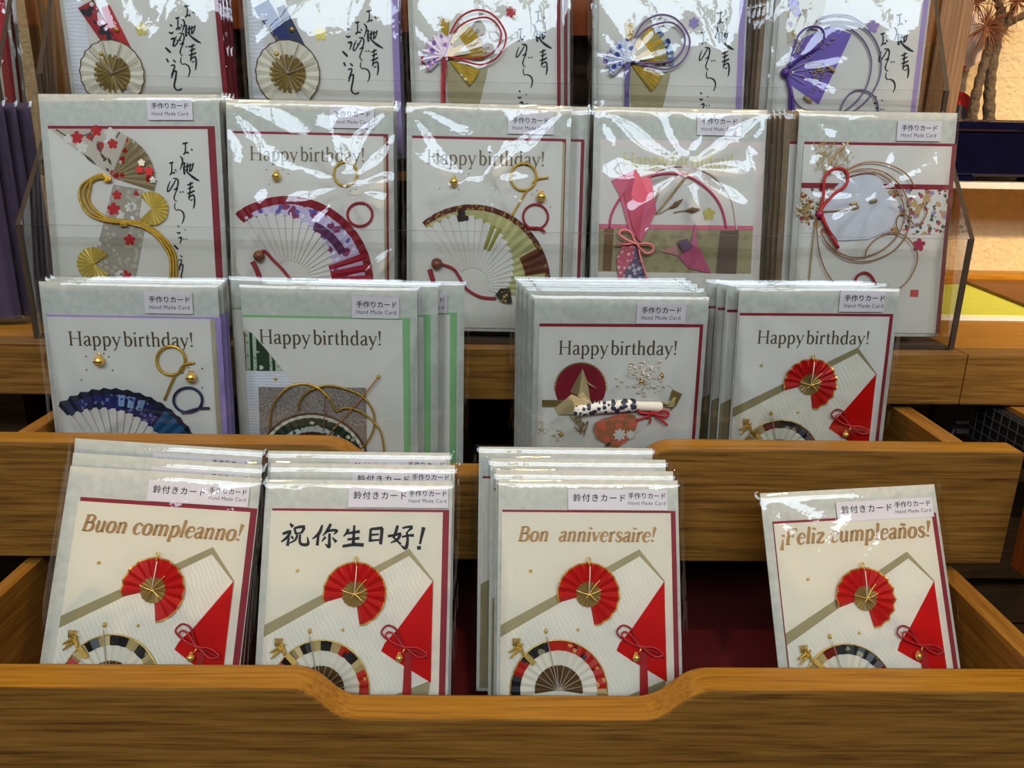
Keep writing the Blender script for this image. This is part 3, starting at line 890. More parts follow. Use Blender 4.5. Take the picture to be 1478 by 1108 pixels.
def film_mesh(key, W, H, seed, amp, knots=(), nx=44, ny=58):
    """clear sleeve: one sheet that bulges over the card, with creases and pulled folds"""
    name = 'film_' + key
    if name in bpy.data.meshes:
        return bpy.data.meshes[name]
    m = 0.0020 if key[:4] in ('r2c5', 'nu', 'nu_f') else 0.0042
    g = G()
    x0, x1, y0, y1 = -W / 2 - m, W / 2 + m, -0.002, H + 0.0015
    rnd = random.Random(seed)
    cr = [(rnd.uniform(-0.5, 0.5) * W, rnd.uniform(0.15, 1.0) * H, rnd.uniform(0.6, 2.4), rnd.uniform(0.02, 0.05), rnd.uniform(0.4, 1.0)) for _ in range(7)]
    off = Vector((seed * 3.17, seed * 1.93, 0))
    for j in range(ny + 1):
        for i in range(nx + 1):
            x = x0 + m * i / 4 if i < 4 else (x1 - m * (nx - i) / 4 if i > nx - 4 else x0 + m + (x1 - x0 - 2 * m) * (i - 4) / (nx - 8))
            y = y0 + (y1 - y0) * j / ny
            e = min(x - x0, x1 - x, y1 - y, y - y0)
            t = min(1, max(0, (min(x - x0, x1 - x) - 0.0035) / 0.011))
            t = t * t * (3 - 2 * t)
            t2 = min(1, max(0, (y1 - y) / 0.105))
            t = min(t, t2 * t2 * (3 - 2 * t2))
            p = Vector((x, y, 0))
            wv = 0.0
            q = Vector((x * 16, y * 10, 0)) + off
            wv += (1 - 2 * abs(noise.noise(q))) * 0.55
            q2 = Vector((x * 46 + y * 22, y * 22, 0)) + off
            wv += noise.noise(q2) * 0.32
            for cx, cy, an, L, s in cr:
                dx, dy = x - cx, y - cy
                u = dx * math.cos(an) + dy * math.sin(an)
                v = -dx * math.sin(an) + dy * math.cos(an)
                wv += s * 0.8 * math.exp(-(v / 0.0032) ** 2 - (u / L) ** 2)
            for kx, ky, ks in list(knots) + [(-W / 2, H, 1.0), (W / 2, H, 1.0)]:
                dx, dy = x - kx, y - ky
                rr = math.hypot(dx, dy)
                th = math.atan2(dy, dx)
                wv += ks * 0.55 * math.exp(-rr / 0.035) * math.sin(th * 11 + seed)
            z = 0.0004 + 0.0019 * min(1, e / 0.0035) + 0.0030 * t + amp * wv * (0.35 + 0.65 * t) * (1 if e > 0.001 else 0.15)
            ex = min(x - x0, x1 - x)
            if 0.0003 < ex < m + 0.0005:
                z += 0.0007 * noise.noise(Vector((ex * 700, y * 55, seed))) + 0.0003 * noise.noise(Vector((ex * 400, y * 240, seed)))
            g.v.append((x, y, max(z, -0.0004 if e < 0.0035 else 0.0019 + 0.0024 * t)))
    for j in range(ny):
        for i in range(nx):
            a = j * (nx + 1) + i
            g.f.append((a, a + 1, a + nx + 2, a + nx + 1))
    me = bpy.data.meshes.new(name)
    me.from_pydata(g.v, [], g.f)
    me.polygons.foreach_set('use_smooth', [True] * len(me.polygons))
    me.materials.append(FILM)
    return me

class Card:
    def __init__(self, key, label, group, liner, face=None, liner_px=None, face_px=None, sticker=None, amp=0.0006, seed=1, knots=(), knots_px=(), wide=False, right_px=None, right_in=None):
        x, y, z, tu, le, ro, self.W, self.H = POSE[key]
        self.key = key
        self.M = pose_matrix(x, y, z, tu, le, ro)
        self.Mi = self.M.inverted()
        r = empty('greeting_card', (0, 0, 0))
        r.matrix_world = self.M
        self.root = tag(r, label, 'greeting card', group)
        W, H = self.W, self.H
        self.env = G().box(-W / 2, 0, -0.0008, W / 2, H, 0).make('envelope', ENVELOPE, r)
        if liner_px:
            a, b = self.P(*liner_px[0]), self.P(*liner_px[1])
            c, d = self.P(*face_px[0]), self.P(*face_px[1])
            self.lr = (a[0], 0.003, b[0], (a[1] + b[1]) / 2)
            self.fr = (c[0], 0.003, d[0], (c[1] + d[1]) / 2)
        elif right_in:
            self.lr = (-W / 2 + 0.004, 0.003, W / 2 - right_in[1], H - 0.030)
            self.fr = (-W / 2 + 0.004, 0.003, W / 2 - right_in[0], H - 0.033)
        else:
            a, b = self.P(*right_px[0]), self.P(*right_px[1])
            self.lr = (-W / 2 + 0.004, 0.003, b[0], H - 0.030)
            self.fr = (-W / 2 + 0.004, 0.003, a[0], H - 0.033)
        self.liner_mat, self.face_mat = liner, face or FACE
        if liner is not None:
            G().box(self.lr[0], 0.003, 0, self.lr[2], self.lr[3], 0.0006).make('liner_sheet', liner, r)
        self.face = G().box(self.fr[0], 0.003, 0.0006, self.fr[2], self.fr[3], 0.0012).make('card_front', self.face_mat, r)
        self.sticker = None
        if sticker:
            p, q, s = self.P(*sticker[0]), self.P(*sticker[1]), self.P(*sticker[2])
            w, h = q[0] - p[0], p[1] - s[1]
            self.add_sticker(p[0], (p[1] + q[1]) / 2, w, h, wide, r)
        kn = list(knots) + [(*self.P(a, b), s) for a, b, s in knots_px]
        me = film_mesh(key, W, H, seed, amp, kn)
        o = bpy.data.objects.new('clear_sleeve', me)
        COL.objects.link(o)
        o.parent = r
        self.film = o
        self.zf = 0.0013

    def add_sticker(self, x, y, w, h, wide, r):
        self.sticker = G().box(x, y - h, 0.0013, x + w, y, 0.0016).make('sticker', STICKER, r)
        zt = 0.00168
        k = 'w' if wide else 'n'
        if wide:
            m1 = mesh_text('kana_bold_' + k, '手作りカード', 0.0262, 0.012)
            m2 = mesh_text('latin_' + k, 'Hand Made Card', 0.0260, 0.0, 1.05, 1.12)
            m3 = mesh_text('kana_brush_' + k, '鈴付きカード', 0.0365, 0.010, 1.0, 1.18)
            sx = w / 0.0695
            text_part('lettering', m1, INK, self.sticker, x + w * 0.605, y - h * 0.44, zt)
            text_part('lettering', m2, INK_SOFT, self.sticker, x + w * 0.605, y - h * 0.74, zt)
            text_part('lettering', m3, INK, self.sticker, x + w * 0.05, y - h * 0.60, zt)
        else:
            m1 = mesh_text('kana_bold_' + k, '手作りカード', 0.0298, 0.012)
            m2 = mesh_text('latin_' + k, 'Hand Made Card', 0.0292, 0.0, 1.1, 1.12)
            text_part('lettering', m1, INK, self.sticker, x + w * 0.10, y - h * 0.50, zt)
            text_part('lettering', m2, INK_SOFT, self.sticker, x + w * 0.10, y - h * 0.80, zt)

    def P(self, px, py, z=0.0013):
        o = self.Mi @ EYE
        d = self.Mi.to_3x3() @ ray(px, py)
        k = (z - o.z) / d.z
        return (o.x + d.x * k, o.y + d.y * k)

    def q(self, ox, oy, s):
        """close-up coordinates to card coordinates"""
        def f(*pt):
            return self.P(ox + pt[0] / s, oy + pt[1] / s)
        f.s = lambda v: (lambda a, b: math.hypot(a[0] - b[0], a[1] - b[1]))(f(600, 500), f(600 + v, 500))
        return f

    def sheet(self, name, pts, m, z=0.0013, t=0.0003, parent=None):
        return G().sheet(self.clip(pts), z, z + t).make(name, m, parent or self.root)

    def clip(self, pts):
        """keep paper inside the card front"""
        def cut(poly, inside, cross):
            out = []
            for i in range(len(poly)):
                a, b = poly[i - 1], poly[i]
                if inside(b):
                    if not inside(a):
                        out.append(cross(a, b))
                    out.append(b)
                elif inside(a):
                    out.append(cross(a, b))
            return out
        x0, y0, x1, y1 = self.fr
        for ax, lim, sg in ((0, x0, 1), (0, x1, -1), (1, y0, 1), (1, y1, -1)):
            ins = lambda p: (p[ax] - lim) * sg >= -1e-9
            def crs(a, b):
                t = (lim - a[ax]) / (b[ax] - a[ax])
                return (a[0] + (b[0] - a[0]) * t, a[1] + (b[1] - a[1]) * t)
            pts = cut(pts, ins, crs)
        return pts

    def cord(self, name, pts, r, m, z=0.003, closed=False, parent=None, k=8):
        return G().tube(curve_pts(pts, z, closed, k), r, 6, closed).make(name, m, parent or self.root, smooth=True)

    def text(self, text, a, b, m, slant=0.0, weight=1.0, track=0.0):
        p, q = self.P(*a), self.P(*b)
        return serif_text(text, p[0], p[1], q[0] - p[0], 0.00135, slant, weight * 1.25, track).make('greeting_lettering', m, self.root)

    def bell(self, c, r, m=None, name='bell', z=None):
        z = z or 0.0013 + r * 0.8
        g = G().ball((c[0], c[1], z), r, 12, 8)
        g.tube(circle_pts((c[0], c[1] + r * 1.15), r * 0.35, r * 0.35, z, n=10), r * 0.12, 5, True)
        o = g.make(name, m or GOLD, self.root, smooth=True)
        G().box(c[0] - r * 0.7, c[1] - r * 0.1, z + r * 0.72, c[0] + r * 0.7, c[1] + r * 0.1, z + r * 0.99).make('slot', INK, o)
        return o

    def bead(self, c, r, m=None, name='bead'):
        return G().ball((c[0], c[1], 0.0013 + r * 0.7), r, 8, 6).make(name, m or GOLD, self.root, smooth=True)

    def wish(self, groups):
        """groups: {'a': (photo x, y of its origin, reference x, y, scale)}"""
        g = G()
        for k, (px, py, rx, ry, sc) in groups.items():
            for st in WISH[k]:
                pts = []
                for x, y, w in st:
                    p = self.P(px + (x - rx) * sc, py + (y - ry) * sc)
                    p2 = self.P(px + (x - rx) * sc + w * sc, py + (y - ry) * sc)
                    pts.append((p[0], p[1], math.hypot(p2[0] - p[0], p2[1] - p[1])))
                g.stroke(pts, 0.00165)
        return g.make('greeting_lettering', INK, self.root)

    def behind(self, label, n_back, up, side, dlean=0.0, foot=0.0, droll=0.0, group=None, sticker=True, env=None, dturn=0.0):
        """a further card of the same stack, standing behind this one"""
        x, y, z, tu, le, ro, W, H = POSE[self.key]
        r = self.root.copy()
        COL.objects.link(r)
        M = pose_matrix(x, y, z, tu + dturn, le + dlean, ro + droll)
        Mo = pose_matrix(x, y, z, tu, le, ro).to_3x3()
        d = Mo @ Vector((side, up, 0)) + Vector((0, foot + n_back / math.cos(R(le)), 0))
        M.translation = M.translation + d
        r.matrix_world = M
        r['label'] = label
        if group:
            r['group'] = group
        todo = [o for o in self.root.children if o.name.split('.')[0] in ('envelope', 'liner_sheet', 'card_front', 'clear_sleeve', 'gold_band') or (sticker and o.name.split('.')[0] == 'sticker')]
        for ch in todo:
            c = ch.copy()
            COL.objects.link(c)
            c.parent = r
            if ch is self.film:
                c.data = film_mesh(self.key + '_flat', W, H, 3, 0.0003, (), 30, 40)
            if env is not None and ch is self.env:
                c.material_slots[0].link = 'OBJECT'
                c.material_slots[0].material = env
            for gch in ch.children:
                e = gch.copy()
                COL.objects.link(e)
                e.parent = c
        return r

# ================================================================== front drawer: cards with bells and fans
def bell_art(c, ref, lower, knot=True):
    """red folded fan, folded wrap, bow and lower fan; ref is the card whose close-up gave the layout"""
    k = c.W / ref.W
    base = ref.q(720, 800, 5.278)
    top_ref, top = ref.fr[3], c.fr[3]
    cx_ref, cx = (ref.fr[0] + ref.fr[2]) / 2, (c.fr[0] + c.fr[2]) / 2
    kx = (c.fr[2] - c.fr[0]) / (ref.fr[2] - ref.fr[0])
    def q(x, y):
        p = base(x, y)
        return (cx + (p[0] - cx_ref) * kx, top + (p[1] - top_ref) * kx)
    s = lambda v: base.s(v) * kx
    z = c.zf
    # pale gold band and white crinkled wrap
    c.sheet('gold_band', [q(-30, 572), (q(-30, 572)[0], q(0, 580)[1]), q(0, 545), q(1070, -40), q(1263, 200), q(1272, 960), q(1250, 1230), q(-40, 1640)], OLIVE_PAPER, z, 0.0003)
    c.sheet('crinkled_wrap', [q(-40, 660), q(1072, 14), q(1252, 205), q(1266, 955), q(985, 1072), q(985, 1500), q(-40, 1640)], mat_crinkle('white_crinkled_paper', (238, 227, 203), R(62), 330, 0.965), z + 0.0003, 0.0003)
    c.sheet('red_wrap', [q(1258, 205), q(1278, 968), q(1000, 800), q(895, 730), q(920, 670), q(1015, 560)], RED, z + 0.0006, 0.0003)
    # red folded fan
    f0 = q(680, 300)
    ro = s(232)
    fan = G().pleats(f0, s(85), ro, -79, 196, 13, z + 0.001, 0.0030).make('paper_fan', RED_MATT, c.root)
    G().pleats(f0, ro * 0.985, ro * 1.035, -79, 196, 13, z + 0.0011, 0.0030).make('gold_rim', GOLD, fan)
    G().pleats(f0, 0.0, s(96), -79, 300, 17, z + 0.0014, 0.0012).make('gold_center', GOLD_PAPER, fan)
    w = G()
    w.tube(curve_pts([q(585, 268), q(640, 290), q(690, 305), q(740, 350)], z + 0.0042), s(5), 5)
    w.tube(curve_pts([q(765, 190), q(720, 240), q(680, 300), q(660, 330)], z + 0.0042), s(4), 5)
    w.tube(curve_pts([q(775, 265), q(730, 285), q(680, 302)], z + 0.0042), s(4), 5)
    w.make('wire_tie', GOLD, fan, smooth=True)
    h = G()
    h.tube(circle_pts(q(680, 38), s(13), s(20), z + 0.003, n=14), s(5), 5, True)
    h.tube([(*q(682, 58), z + 0.004), (*q(684, 80), z + 0.0046)], s(4), 5)
    h.make('hanger_loop', GOLD, fan, smooth=True)
    G().tube([(*q(690, 85), z + 0.0042), (*q(688, 180), z + 0.0045), (*q(680, 295), z + 0.0042)], s(4), 5).make('thread', mat('pale_thread', (236, 206, 190), 0.5, vary=0.03), fan, smooth=True)
    # beads
    for x, y in ((242, 125), (602, 572)):
        c.bead(q(x, y), s(13))
    b = G().ball((*q(358, 580), z + 0.002), s(17), 8, 6, (0.8, 1.3, 1))
    b.make('bead_drop', GOLD, c.root, smooth=True)
    # lower fan
    l0 = q(455, 1030)
    r1, r2, r3 = s(362), s(288), s(180)
    lf = G().pleats(l0, r3 * 0.97, r2, -8, 188, 15, z + 0.001, 0.0016).make('lower_fan', FACE_WARM, c.root)
    bd, ms = G(), []
    for i, (a0, a1, n, m) in enumerate(lower):
        bd.pleats(l0, r2, r1, a0, a1, n, z + 0.0012, 0.0018, mi=i)
        ms.append(m)
    bd.make('patterned_band', ms, lf)
    G().pleats(l0, 0.0, r3, -8, 188, 15, z + 0.0012, 0.0012).make('brown_center', mat('brown_gold_paper', (110, 78, 36), 0.4, metal=0.35, vary=0.1), lf)
    G().tube(circle_pts(l0, r1, r1, z + 0.0022, -8, 188, 50), s(6), 5).make('gold_rim', GOLD, lf, smooth=True)
    st = G()
    for a in range(10, 180, 17):
        st.tube([(*l0, z + 0.0028), (l0[0] + r3 * 1.0 * math.cos(R(a)), l0[1] + r3 * math.sin(R(a)), z + 0.003)], s(3), 4)
    st.tube([(*l0, z + 0.0034), (*q(362, 615), z + 0.0034)], s(4), 4)
    st.make('fan_threads', mat('silver_thread', (206, 190, 170), 0.35, metal=0.4, vary=0.05), lf)
    # gold knot
    kn = G()
    for i in range(6):
        o = i * 9
        kn.tube(curve_pts([q(75 + o, 740 - o * 0.5), q(110 + o, 720 - o), q(165 + o * 0.3, 700 + o), q(190 - o * 0.2, 760)], z + 0.003 + (i % 2) * 0.0006), s(7), 5)
        kn.tube(curve_pts([q(85 + o, 785 - o), q(120 + o * 0.8, 740 - o * 0.4), q(160 + o * 0.5, 715 - o)], z + 0.0036), s(6), 5)
    for i in range(4):
        kn.tube([(*q(110 + i * 14, 690), z + 0.003), (*q(108 + i * 17, 632), z + 0.003)], s(6), 5)
    ko = kn.make('gold_knot', GOLD_CORD, c.root, smooth=True)
    G().sheet([q(185, 765), q(215, 740), q(285, 810), q(255, 840)], z + 0.003, z + 0.0042).make('knot_tail', GOLD, ko)
    # red cord bow with small bell and tassel strip
    bw = c.cord('cord_bow', [q(1075, 690), q(960, 650), q(895, 590), q(935, 535), q(1000, 560), q(1040, 640), q(1080, 700), q(1190, 740), q(1255, 780)], s(7), RED_CORD, z + 0.0032)
    c.cord('bow_loop', [q(1080, 700), q(985, 660), q(930, 610), q(955, 580), q(1010, 620), q(1070, 690), q(1170, 700), q(1240, 750), q(1180, 770), q(1090, 705)], s(7), RED_CORD, z + 0.0042, parent=bw)
    c.sheet('ribbon_tail', [q(1075, 740), q(1125, 740), q(1135, 1065), q(1135, 1200), q(1070, 1200), q(1072, 900)], mat('deep_red_ribbon', (172, 16, 18), 0.35, vary=0.08), z + 0.0012, 0.0004)
    bl = c.bell(q(1038, 778), s(27), z=z + 0.0045)
    t = G()
    t.tube([(*q(1060, 735), z + 0.005), (*q(1075, 705), z + 0.005)], s(6), 5)
    t.make('wire_tie', GOLD, bl, smooth=True)

P_ = lambda *a: a
BLK = mat('black_gloss_paper', (26, 24, 26), 0.35, vary=0.2, vscale=200)
BGD = mat('pale_gold_paper', (206, 178, 118), 0.4, metal=0.25, vary=0.1)
SWL = mat_washi('red_swirl_washi', (190, 36, 20), [((226, 160, 84), 150, 0.13), ((60, 30, 34), 90, 0.12)], 0.4)
MIX = mat_washi('black_olive_washi', (40, 40, 40), [((150, 140, 110), 130, 0.16)], 0.4)
DRD = mat_washi('dark_red_gold_washi', (120, 28, 20), [((44, 34, 24), 140, 0.2)], 0.4)
WRAP_RED = [(-8, 2, 1, BGD), (2, 104, 8, SWL), (104, 140, 3, MIX), (140, 162, 2, SWL), (162, 188, 2, BLK)]
WRAP_CHECK = [(-8, 30, 3, BLK), (30, 44, 1, BGD), (44, 60, 1, MIX), (60, 74, 1, BGD), (74, 98, 2, BLK), (98, 112, 1, BGD), (112, 130, 1, BLK), (130, 150, 2, BGD), (150, 188, 3, SWL)]
WRAP_CHECK_RED = [(-8, 26, 3, SWL), (26, 40, 1, BGD), (40, 54, 1, BLK), (54, 66, 1, SWL), (66, 78, 1, BGD), (78, 92, 1, BLK), (92, 104, 1, BGD), (104, 118, 1, BLK), (118, 130, 1, BGD), (130, 146, 1, BLK), (146, 188, 3, SWL)]
WRAP_DARK = [(-8, 40, 3, DRD), (40, 98, 4, MIX), (98, 118, 2, DRD), (118, 150, 2, BGD), (150, 188, 3, BLK)]
FB = 'bell cards in the front drawer'
bon = Card('bon', "card reading 'Bon anniversaire!' with red paper fan, front of its stack", FB, CRIMSON, FACE_WARM, ((725.3, 733.2), (975.3, 739.2)), ((724, 737), (968.2, 741.9)), ((820, 704.5), (962.8, 708), (819.3, 734.3)), 0.0005, 11, knots_px=((848, 858, 0.6), (920, 950, 0.5)), wide=True)
buon = Card('buon', "card reading 'Buon compleanno!' with red paper fan, front of its stack", FB, CRIMSON, FACE_WARM, ((115.1, 719.2), (371, 731.3)), ((113, 724.6), (361.5, 736.8)), ((215.3, 696.7), (361.5, 698), (211.8, 726.7)), 0.0005, 12, knots_px=((218, 850, 0.6), (265, 930, 0.5)), wide=True)
zhu = Card('zhu', "card with brushed black Chinese birthday greeting and red paper fan, front of its stack", FB, CRIMSON, FACE_WARM, ((392.8, 732.4), (648.2, 736.5)), ((391, 736.5), (639.3, 739.2)), ((503.8, 702.1), (647.4, 704), (502, 731.6)), 0.0005, 13, knots_px=((512, 855, 0.6), (585, 950, 0.9)), wide=True)
feliz = Card('feliz', "single card reading '\u00a1Feliz cumplea\u00f1os!' leaning alone at the right of the front drawer", FB, CRIMSON, FACE_WARM, ((1114.6, 743.2), (1352.9, 748.6)), ((1116, 748.5), (1346, 750.5)), ((1205.3, 719.7), (1344.8, 722.4), (1208.5, 747.8)), 0.0005, 14, knots_px=((1250, 860, 0.6), (1330, 925, 0.6)), wide=True)
for c_, lw in ((bon, WRAP_RED), (buon, WRAP_CHECK), (zhu, WRAP_CHECK_RED), (feliz, WRAP_DARK)):
    bell_art(c_, bon, lw)
bon.text('Bon  anniversaire!', (747, 780.5), (944, 782.5), FOIL_BRIGHT, 0.22, 1.6, 1)
buon.text('Buon compleanno!', (116.5, 765.2), (346, 777.4), FOIL_BRIGHT, 0.22, 1.6, 1)
feliz.text('\u00a1Feliz cumplea\u00f1os!', (1126, 786.5), (1344, 791), FOIL_BRIGHT, 0.22, 1.6, 1)
_z = zhu.q(395, 740, 6.426)
BRUSH = [
 [(152, 96, 12), (178, 130, 32)], [(82, 195, 20), (130, 178, 26), (165, 168, 16)], [(158, 180, 20), (120, 230, 24), (70, 268, 12)], [(142, 220, 16), (128, 306, 26)], [(162, 214, 14), (182, 240, 20)],
 [(192, 140, 18), (208, 198, 20)], [(190, 142, 18), (250, 128, 24), (292, 132, 28)], [(284, 138, 26), (256, 190, 18)], [(206, 192, 14), (258, 184, 14)], [(220, 200, 18), (200, 250, 18), (135, 285, 8)], [(246, 198, 18), (242, 262, 22), (262, 292, 24), (318, 288, 26), (312, 222, 8)],
 [(452, 112, 16), (420, 190, 28), (360, 240, 10)], [(416, 195, 20), (404, 302, 26)], [(530, 100, 22), (500, 160, 26), (456, 212, 8)], [(490, 172, 20), (548, 160, 22), (586, 168, 24), (556, 200, 8)], [(518, 190, 20), (516, 270, 24), (512, 314, 28), (478, 288, 8)], [(482, 222, 22), (446, 264, 10)], [(544, 228, 10), (582, 270, 28)],
 [(692, 148, 26), (680, 180, 22), (648, 218, 10)], [(664, 192, 18), (800, 172, 26)], [(748, 114, 18), (738, 298, 28)], [(684, 246, 18), (796, 234, 24)], [(638, 310, 22), (740, 294, 28), (836, 298, 30)],
 [(900, 146, 20), (894, 268, 26)], [(900, 150, 20), (1012, 140, 28)], [(1006, 142, 28), (992, 292, 26)], [(904, 204, 16), (976, 198, 16)], [(900, 256, 18), (986, 250, 16)],
 [(1150, 116, 22), (1132, 180, 26), (1108, 236, 14)], [(1058, 216, 22), (1120, 206, 22), (1182, 188, 20)], [(1178, 190, 22), (1150, 244, 24), (1084, 278, 10)], [(1112, 226, 14), (1180, 292, 20)], [(1194, 142, 16), (1240, 130, 20), (1290, 130, 26)], [(1286, 134, 24), (1238, 178, 12)], [(1234, 176, 18), (1242, 250, 22), (1224, 326, 30), (1178, 298, 8)], [(1188, 222, 16), (1250, 210, 20), (1302, 208, 26)],
 [(1392, 132, 32), (1356, 290, 18)], [(1330, 326, 30), (1366, 320, 30)]]
g = G()
for st in BRUSH:
    g.stroke([(*_z(x, y), _z.s(w) * 1.15) for x, y, w in st], 0.00138)
g.make('greeting_lettering', INK, zhu.root)

# cards standing behind the front ones
GB = 'further bell cards behind the front ones'
buon.behind("middle card of three in the 'Buon compleanno!' stack, only its top strip showing", 0.0, 0.001, -0.0015, -4, 0.020, group=GB)
buon.behind("rearmost of three cards in the 'Buon compleanno!' stack, highest top edge", 0.0, 0.004, -0.003, -8.5, 0.040, group=GB)
zhu.behind("middle card of three in the brushed Chinese greeting stack, sticker half hidden", 0.0, 0.004, 0.001, -3.5, 0.018, group=GB)
zhu.behind("rearmost of three cards in the brushed Chinese greeting stack, sticker barely showing", 0.0, 0.006, -0.003, -7, 0.036, group=GB)
bon.behind("second of four cards in the 'Bon anniversaire!' stack, right behind the front card", 0.0, 0.001, -0.002, -2, 0.013, group=GB)
bon.behind("third of four cards in the 'Bon anniversaire!' stack", 0.0, 0.003, -0.006, -5, 0.029, group=GB)
bon.behind("rearmost of four cards in the 'Bon anniversaire!' stack, shifted to the left", 0.0, 0.006, -0.0145, -8, 0.044, group=GB)

# ================================================================== upper drawer: birthday cards
def arc_fan(c, q, ctr, router, a0, a1, n, leaf, rin, ribr, rib_m, bands=None, jag=0.0, z=0.0015, amp=0.0018):
    """folding fan: pleated leaf with ribs fanning out of a small pivot ring"""
    p = q(*ctr)
    ro = q.s(router)
    f = G().pleats(p, (lambda t: q.s(rin(t))), ro, a0, a1, n, z, amp, jag).make('folding_fan', leaf, c.root)
    g = G()
    for i in range(n + 1):
        t = i / n
        a = R(a0 + (a1 - a0) * t)
        r0, r1 = q.s(ribr), q.s(rin(t)) * 1.02
        d, nrm = (math.cos(a), math.sin(a)), (-math.sin(a), math.cos(a))
        w0, w1 = q.s(6), abs(R(a1 - a0)) / n * r1 * 0.47
        g.add([(p[0] + d[0] * r0 + nrm[0] * w0, p[1] + d[1] * r0 + nrm[1] * w0, z), (p[0] + d[0] * r0 - nrm[0] * w0, p[1] + d[1] * r0 - nrm[1] * w0, z + 0.0006),
               (p[0] + d[0] * r1 - nrm[0] * w1, p[1] + d[1] * r1 - nrm[1] * w1, z + 0.0012), (p[0] + d[0] * r1 + nrm[0] * w1, p[1] + d[1] * r1 + nrm[1] * w1, z + 0.0002)], [(0, 1, 2, 3)])
    g.make('ribs', rib_m, f)
    return f, p

def inner_leaf(c, w=0.0022):
    """edge of the folded inner sheet showing beside the card front"""
    G().box(c.fr[2] - 0.004, 0.003, 0.0006, c.fr[2] + w, c.fr[3] - 0.0008, 0.0009).make('inner_leaf', mat('tan_inner_leaf', (186, 172, 132), 0.7, vary=0.04), c.root)

def ring(c, q, pts, r, m, name='cord_ring', closed=True, z=0.003):
    return c.cord(name, [q(*p) for p in pts], r, m, z, closed)

def oval(cx, cy, rx, ry, n=18, a0=0, a1=360):
    k = n if a1 - a0 >= 360 else n + 1
    return [(cx + rx * math.cos(R(a0 + (a1 - a0) * i / n)), cy - ry * math.sin(R(a0 + (a1 - a0) * i / n))) for i in range(k)]

def dots(c, q, pts, r, m=None, name='printed_dots'):
    g = G()
    for p in pts:
        a = q(*p)
        g.sheet([(a[0] + r * math.cos(k * 0.785), a[1] + r * math.sin(k * 0.785)) for k in range(8)], 0.0012, 0.0014)
    return g.make(name, m or INK_SOFT, c.root)

RIB = mat('ivory_fan_ribs', (232, 220, 204), 0.55, vary=0.03)
FU = 'birthday cards in the upper drawer'
# --- blue fan, lilac border
c = Card('r3c1', 'birthday card with dark blue folding fan and lilac border, leftmost in the upper drawer', FU, LILAC, FACE, ((66.3, 454.5), (318, 458)), ((67.5, 458), (303, 459.5)), ((207.2, 420), (276.8, 421.4), (208.5, 451.8)), 0.0009, 21)
c.text('Happy\u2009birthday!', (99.5, 498.3), (279.5, 498.6), FOIL, track=1.5)
inner_leaf(c, 0.0034)
q = c.q(0, 380, 3.6925)
BLUE_W = mat_washi('navy_wave_washi', (42, 40, 98), [((120, 120, 168), 210, 0.18), ((28, 30, 62), 90, 0.24)], 0.5)
f, p = arc_fan(c, q, (632, 1112), 468, 127, 8, 16, BLUE_W, lambda t: 400 - 110 * t, 120, RIB, jag=0.03)
G().pleats(p, q.s(452), q.s(478), 127, 8, 16, 0.0016, 0.0019, 0.03).make('dark_rim', mat('blue_black_paper', (34, 34, 50), 0.5, vary=0.1), f)
G().pleats(p, q.s(330), q.s(462), 52, 30, 3, 0.0019, 0.0019).make('teal_panel', mat('teal_paper', (36, 86, 120), 0.5, vary=0.1), f)
G().pleats(p, q.s(390), q.s(455), 86, 66, 3, 0.0019, 0.0019).make('light_blue_panel', mat_washi('pale_blue_washi', (150, 176, 206), [((60, 70, 130), 260, 0.18)]), f)
k_ = ring(c, q, oval(915, 515, 76, 76), 0.0011, GOLD_CORD)
c.cord('cord_tail', [q(962, 570), q(985, 538), q(1040, 524)], 0.0009, GOLD_CORD, 0.0036, parent=k_)
c.cord('cord_stem', [q(940, 585), q(910, 650), q(880, 725)], 0.0009, GOLD_CORD, 0.0030, parent=k_)
k_ = ring(c, q, oval(1005, 725, 76, 66), 0.0010, NAVY_CORD)
c.cord('cord_tail', [q(975, 795), q(1060, 770), q(1120, 768)], 0.0010, NAVY_CORD, 0.0032, parent=k_)
for x, y in ((537, 517), (1026, 604)):
    c.bell(q(x, y), q.s(29))
dots(c, q, [(458, 496), (553, 480), (580, 498), (461, 568), (600, 570), (434, 620), (1006, 556), (975, 584), (1078, 560), (1078, 662)], 0.0006)

r3c1 = c
# --- green striped card
c = Card('r3c2', 'birthday card with gold wire arcs and soft green border, front of its stack', FU, LEAFG, FACE, ((350, 452.6), (591, 460.7)), ((350.5, 457), (581, 462.6)), ((507.2, 428.2), (576.2, 428.7), (508.5, 459)), 0.0007, 22)
c.text('Happy\u2009birthday!', (374.5, 495.5), (551, 502), FOIL, track=1.5)
q = c.q(340, 480, 6.158)
STR = mat_washi('dark_green_starred_washi', (46, 62, 34), [((220, 212, 180), 130, 0.13)])
a = c.sheet('striped_washi', [q(72, -30), q(150, 0), q(430, 340), (q(80, 335)[0], q(80, 338)[1])], mat_washi('sage_lattice_washi', (196, 200, 168), [((120, 130, 100), 320, 0.14)]), 0.0013)
c.sheet('brown_stripe', [q(58, -30), q(84, 0), q(98, 334), q(76, 334)], mat('brown_red_paper', (124, 50, 26), 0.6, vary=0.1), 0.0016, 0.0001, a)
c.sheet('green_stripe', [q(122, -10), q(148, 5), q(162, 336), q(136, 336)], mat('bottle_green_paper', (26, 64, 36), 0.6, vary=0.1), 0.0016, 0.0001, a)
c.sheet('starred_stripe', [q(182, 40), q(192, 50), q(300, 182), q(306, 338), q(192, 338)], STR, 0.0016, 0.0001, a)
c.sheet('green_stripe', [q(326, 218), q(352, 248), q(358, 338), q(330, 338)], MATS['bottle_green_paper'], 0.0016, 0.0001, a)
c.cord('paper_edge', [q(150, 0), q(300, 176), q(430, 338), q(520, 448)], 0.0004, FACE, 0.0017, parent=a)
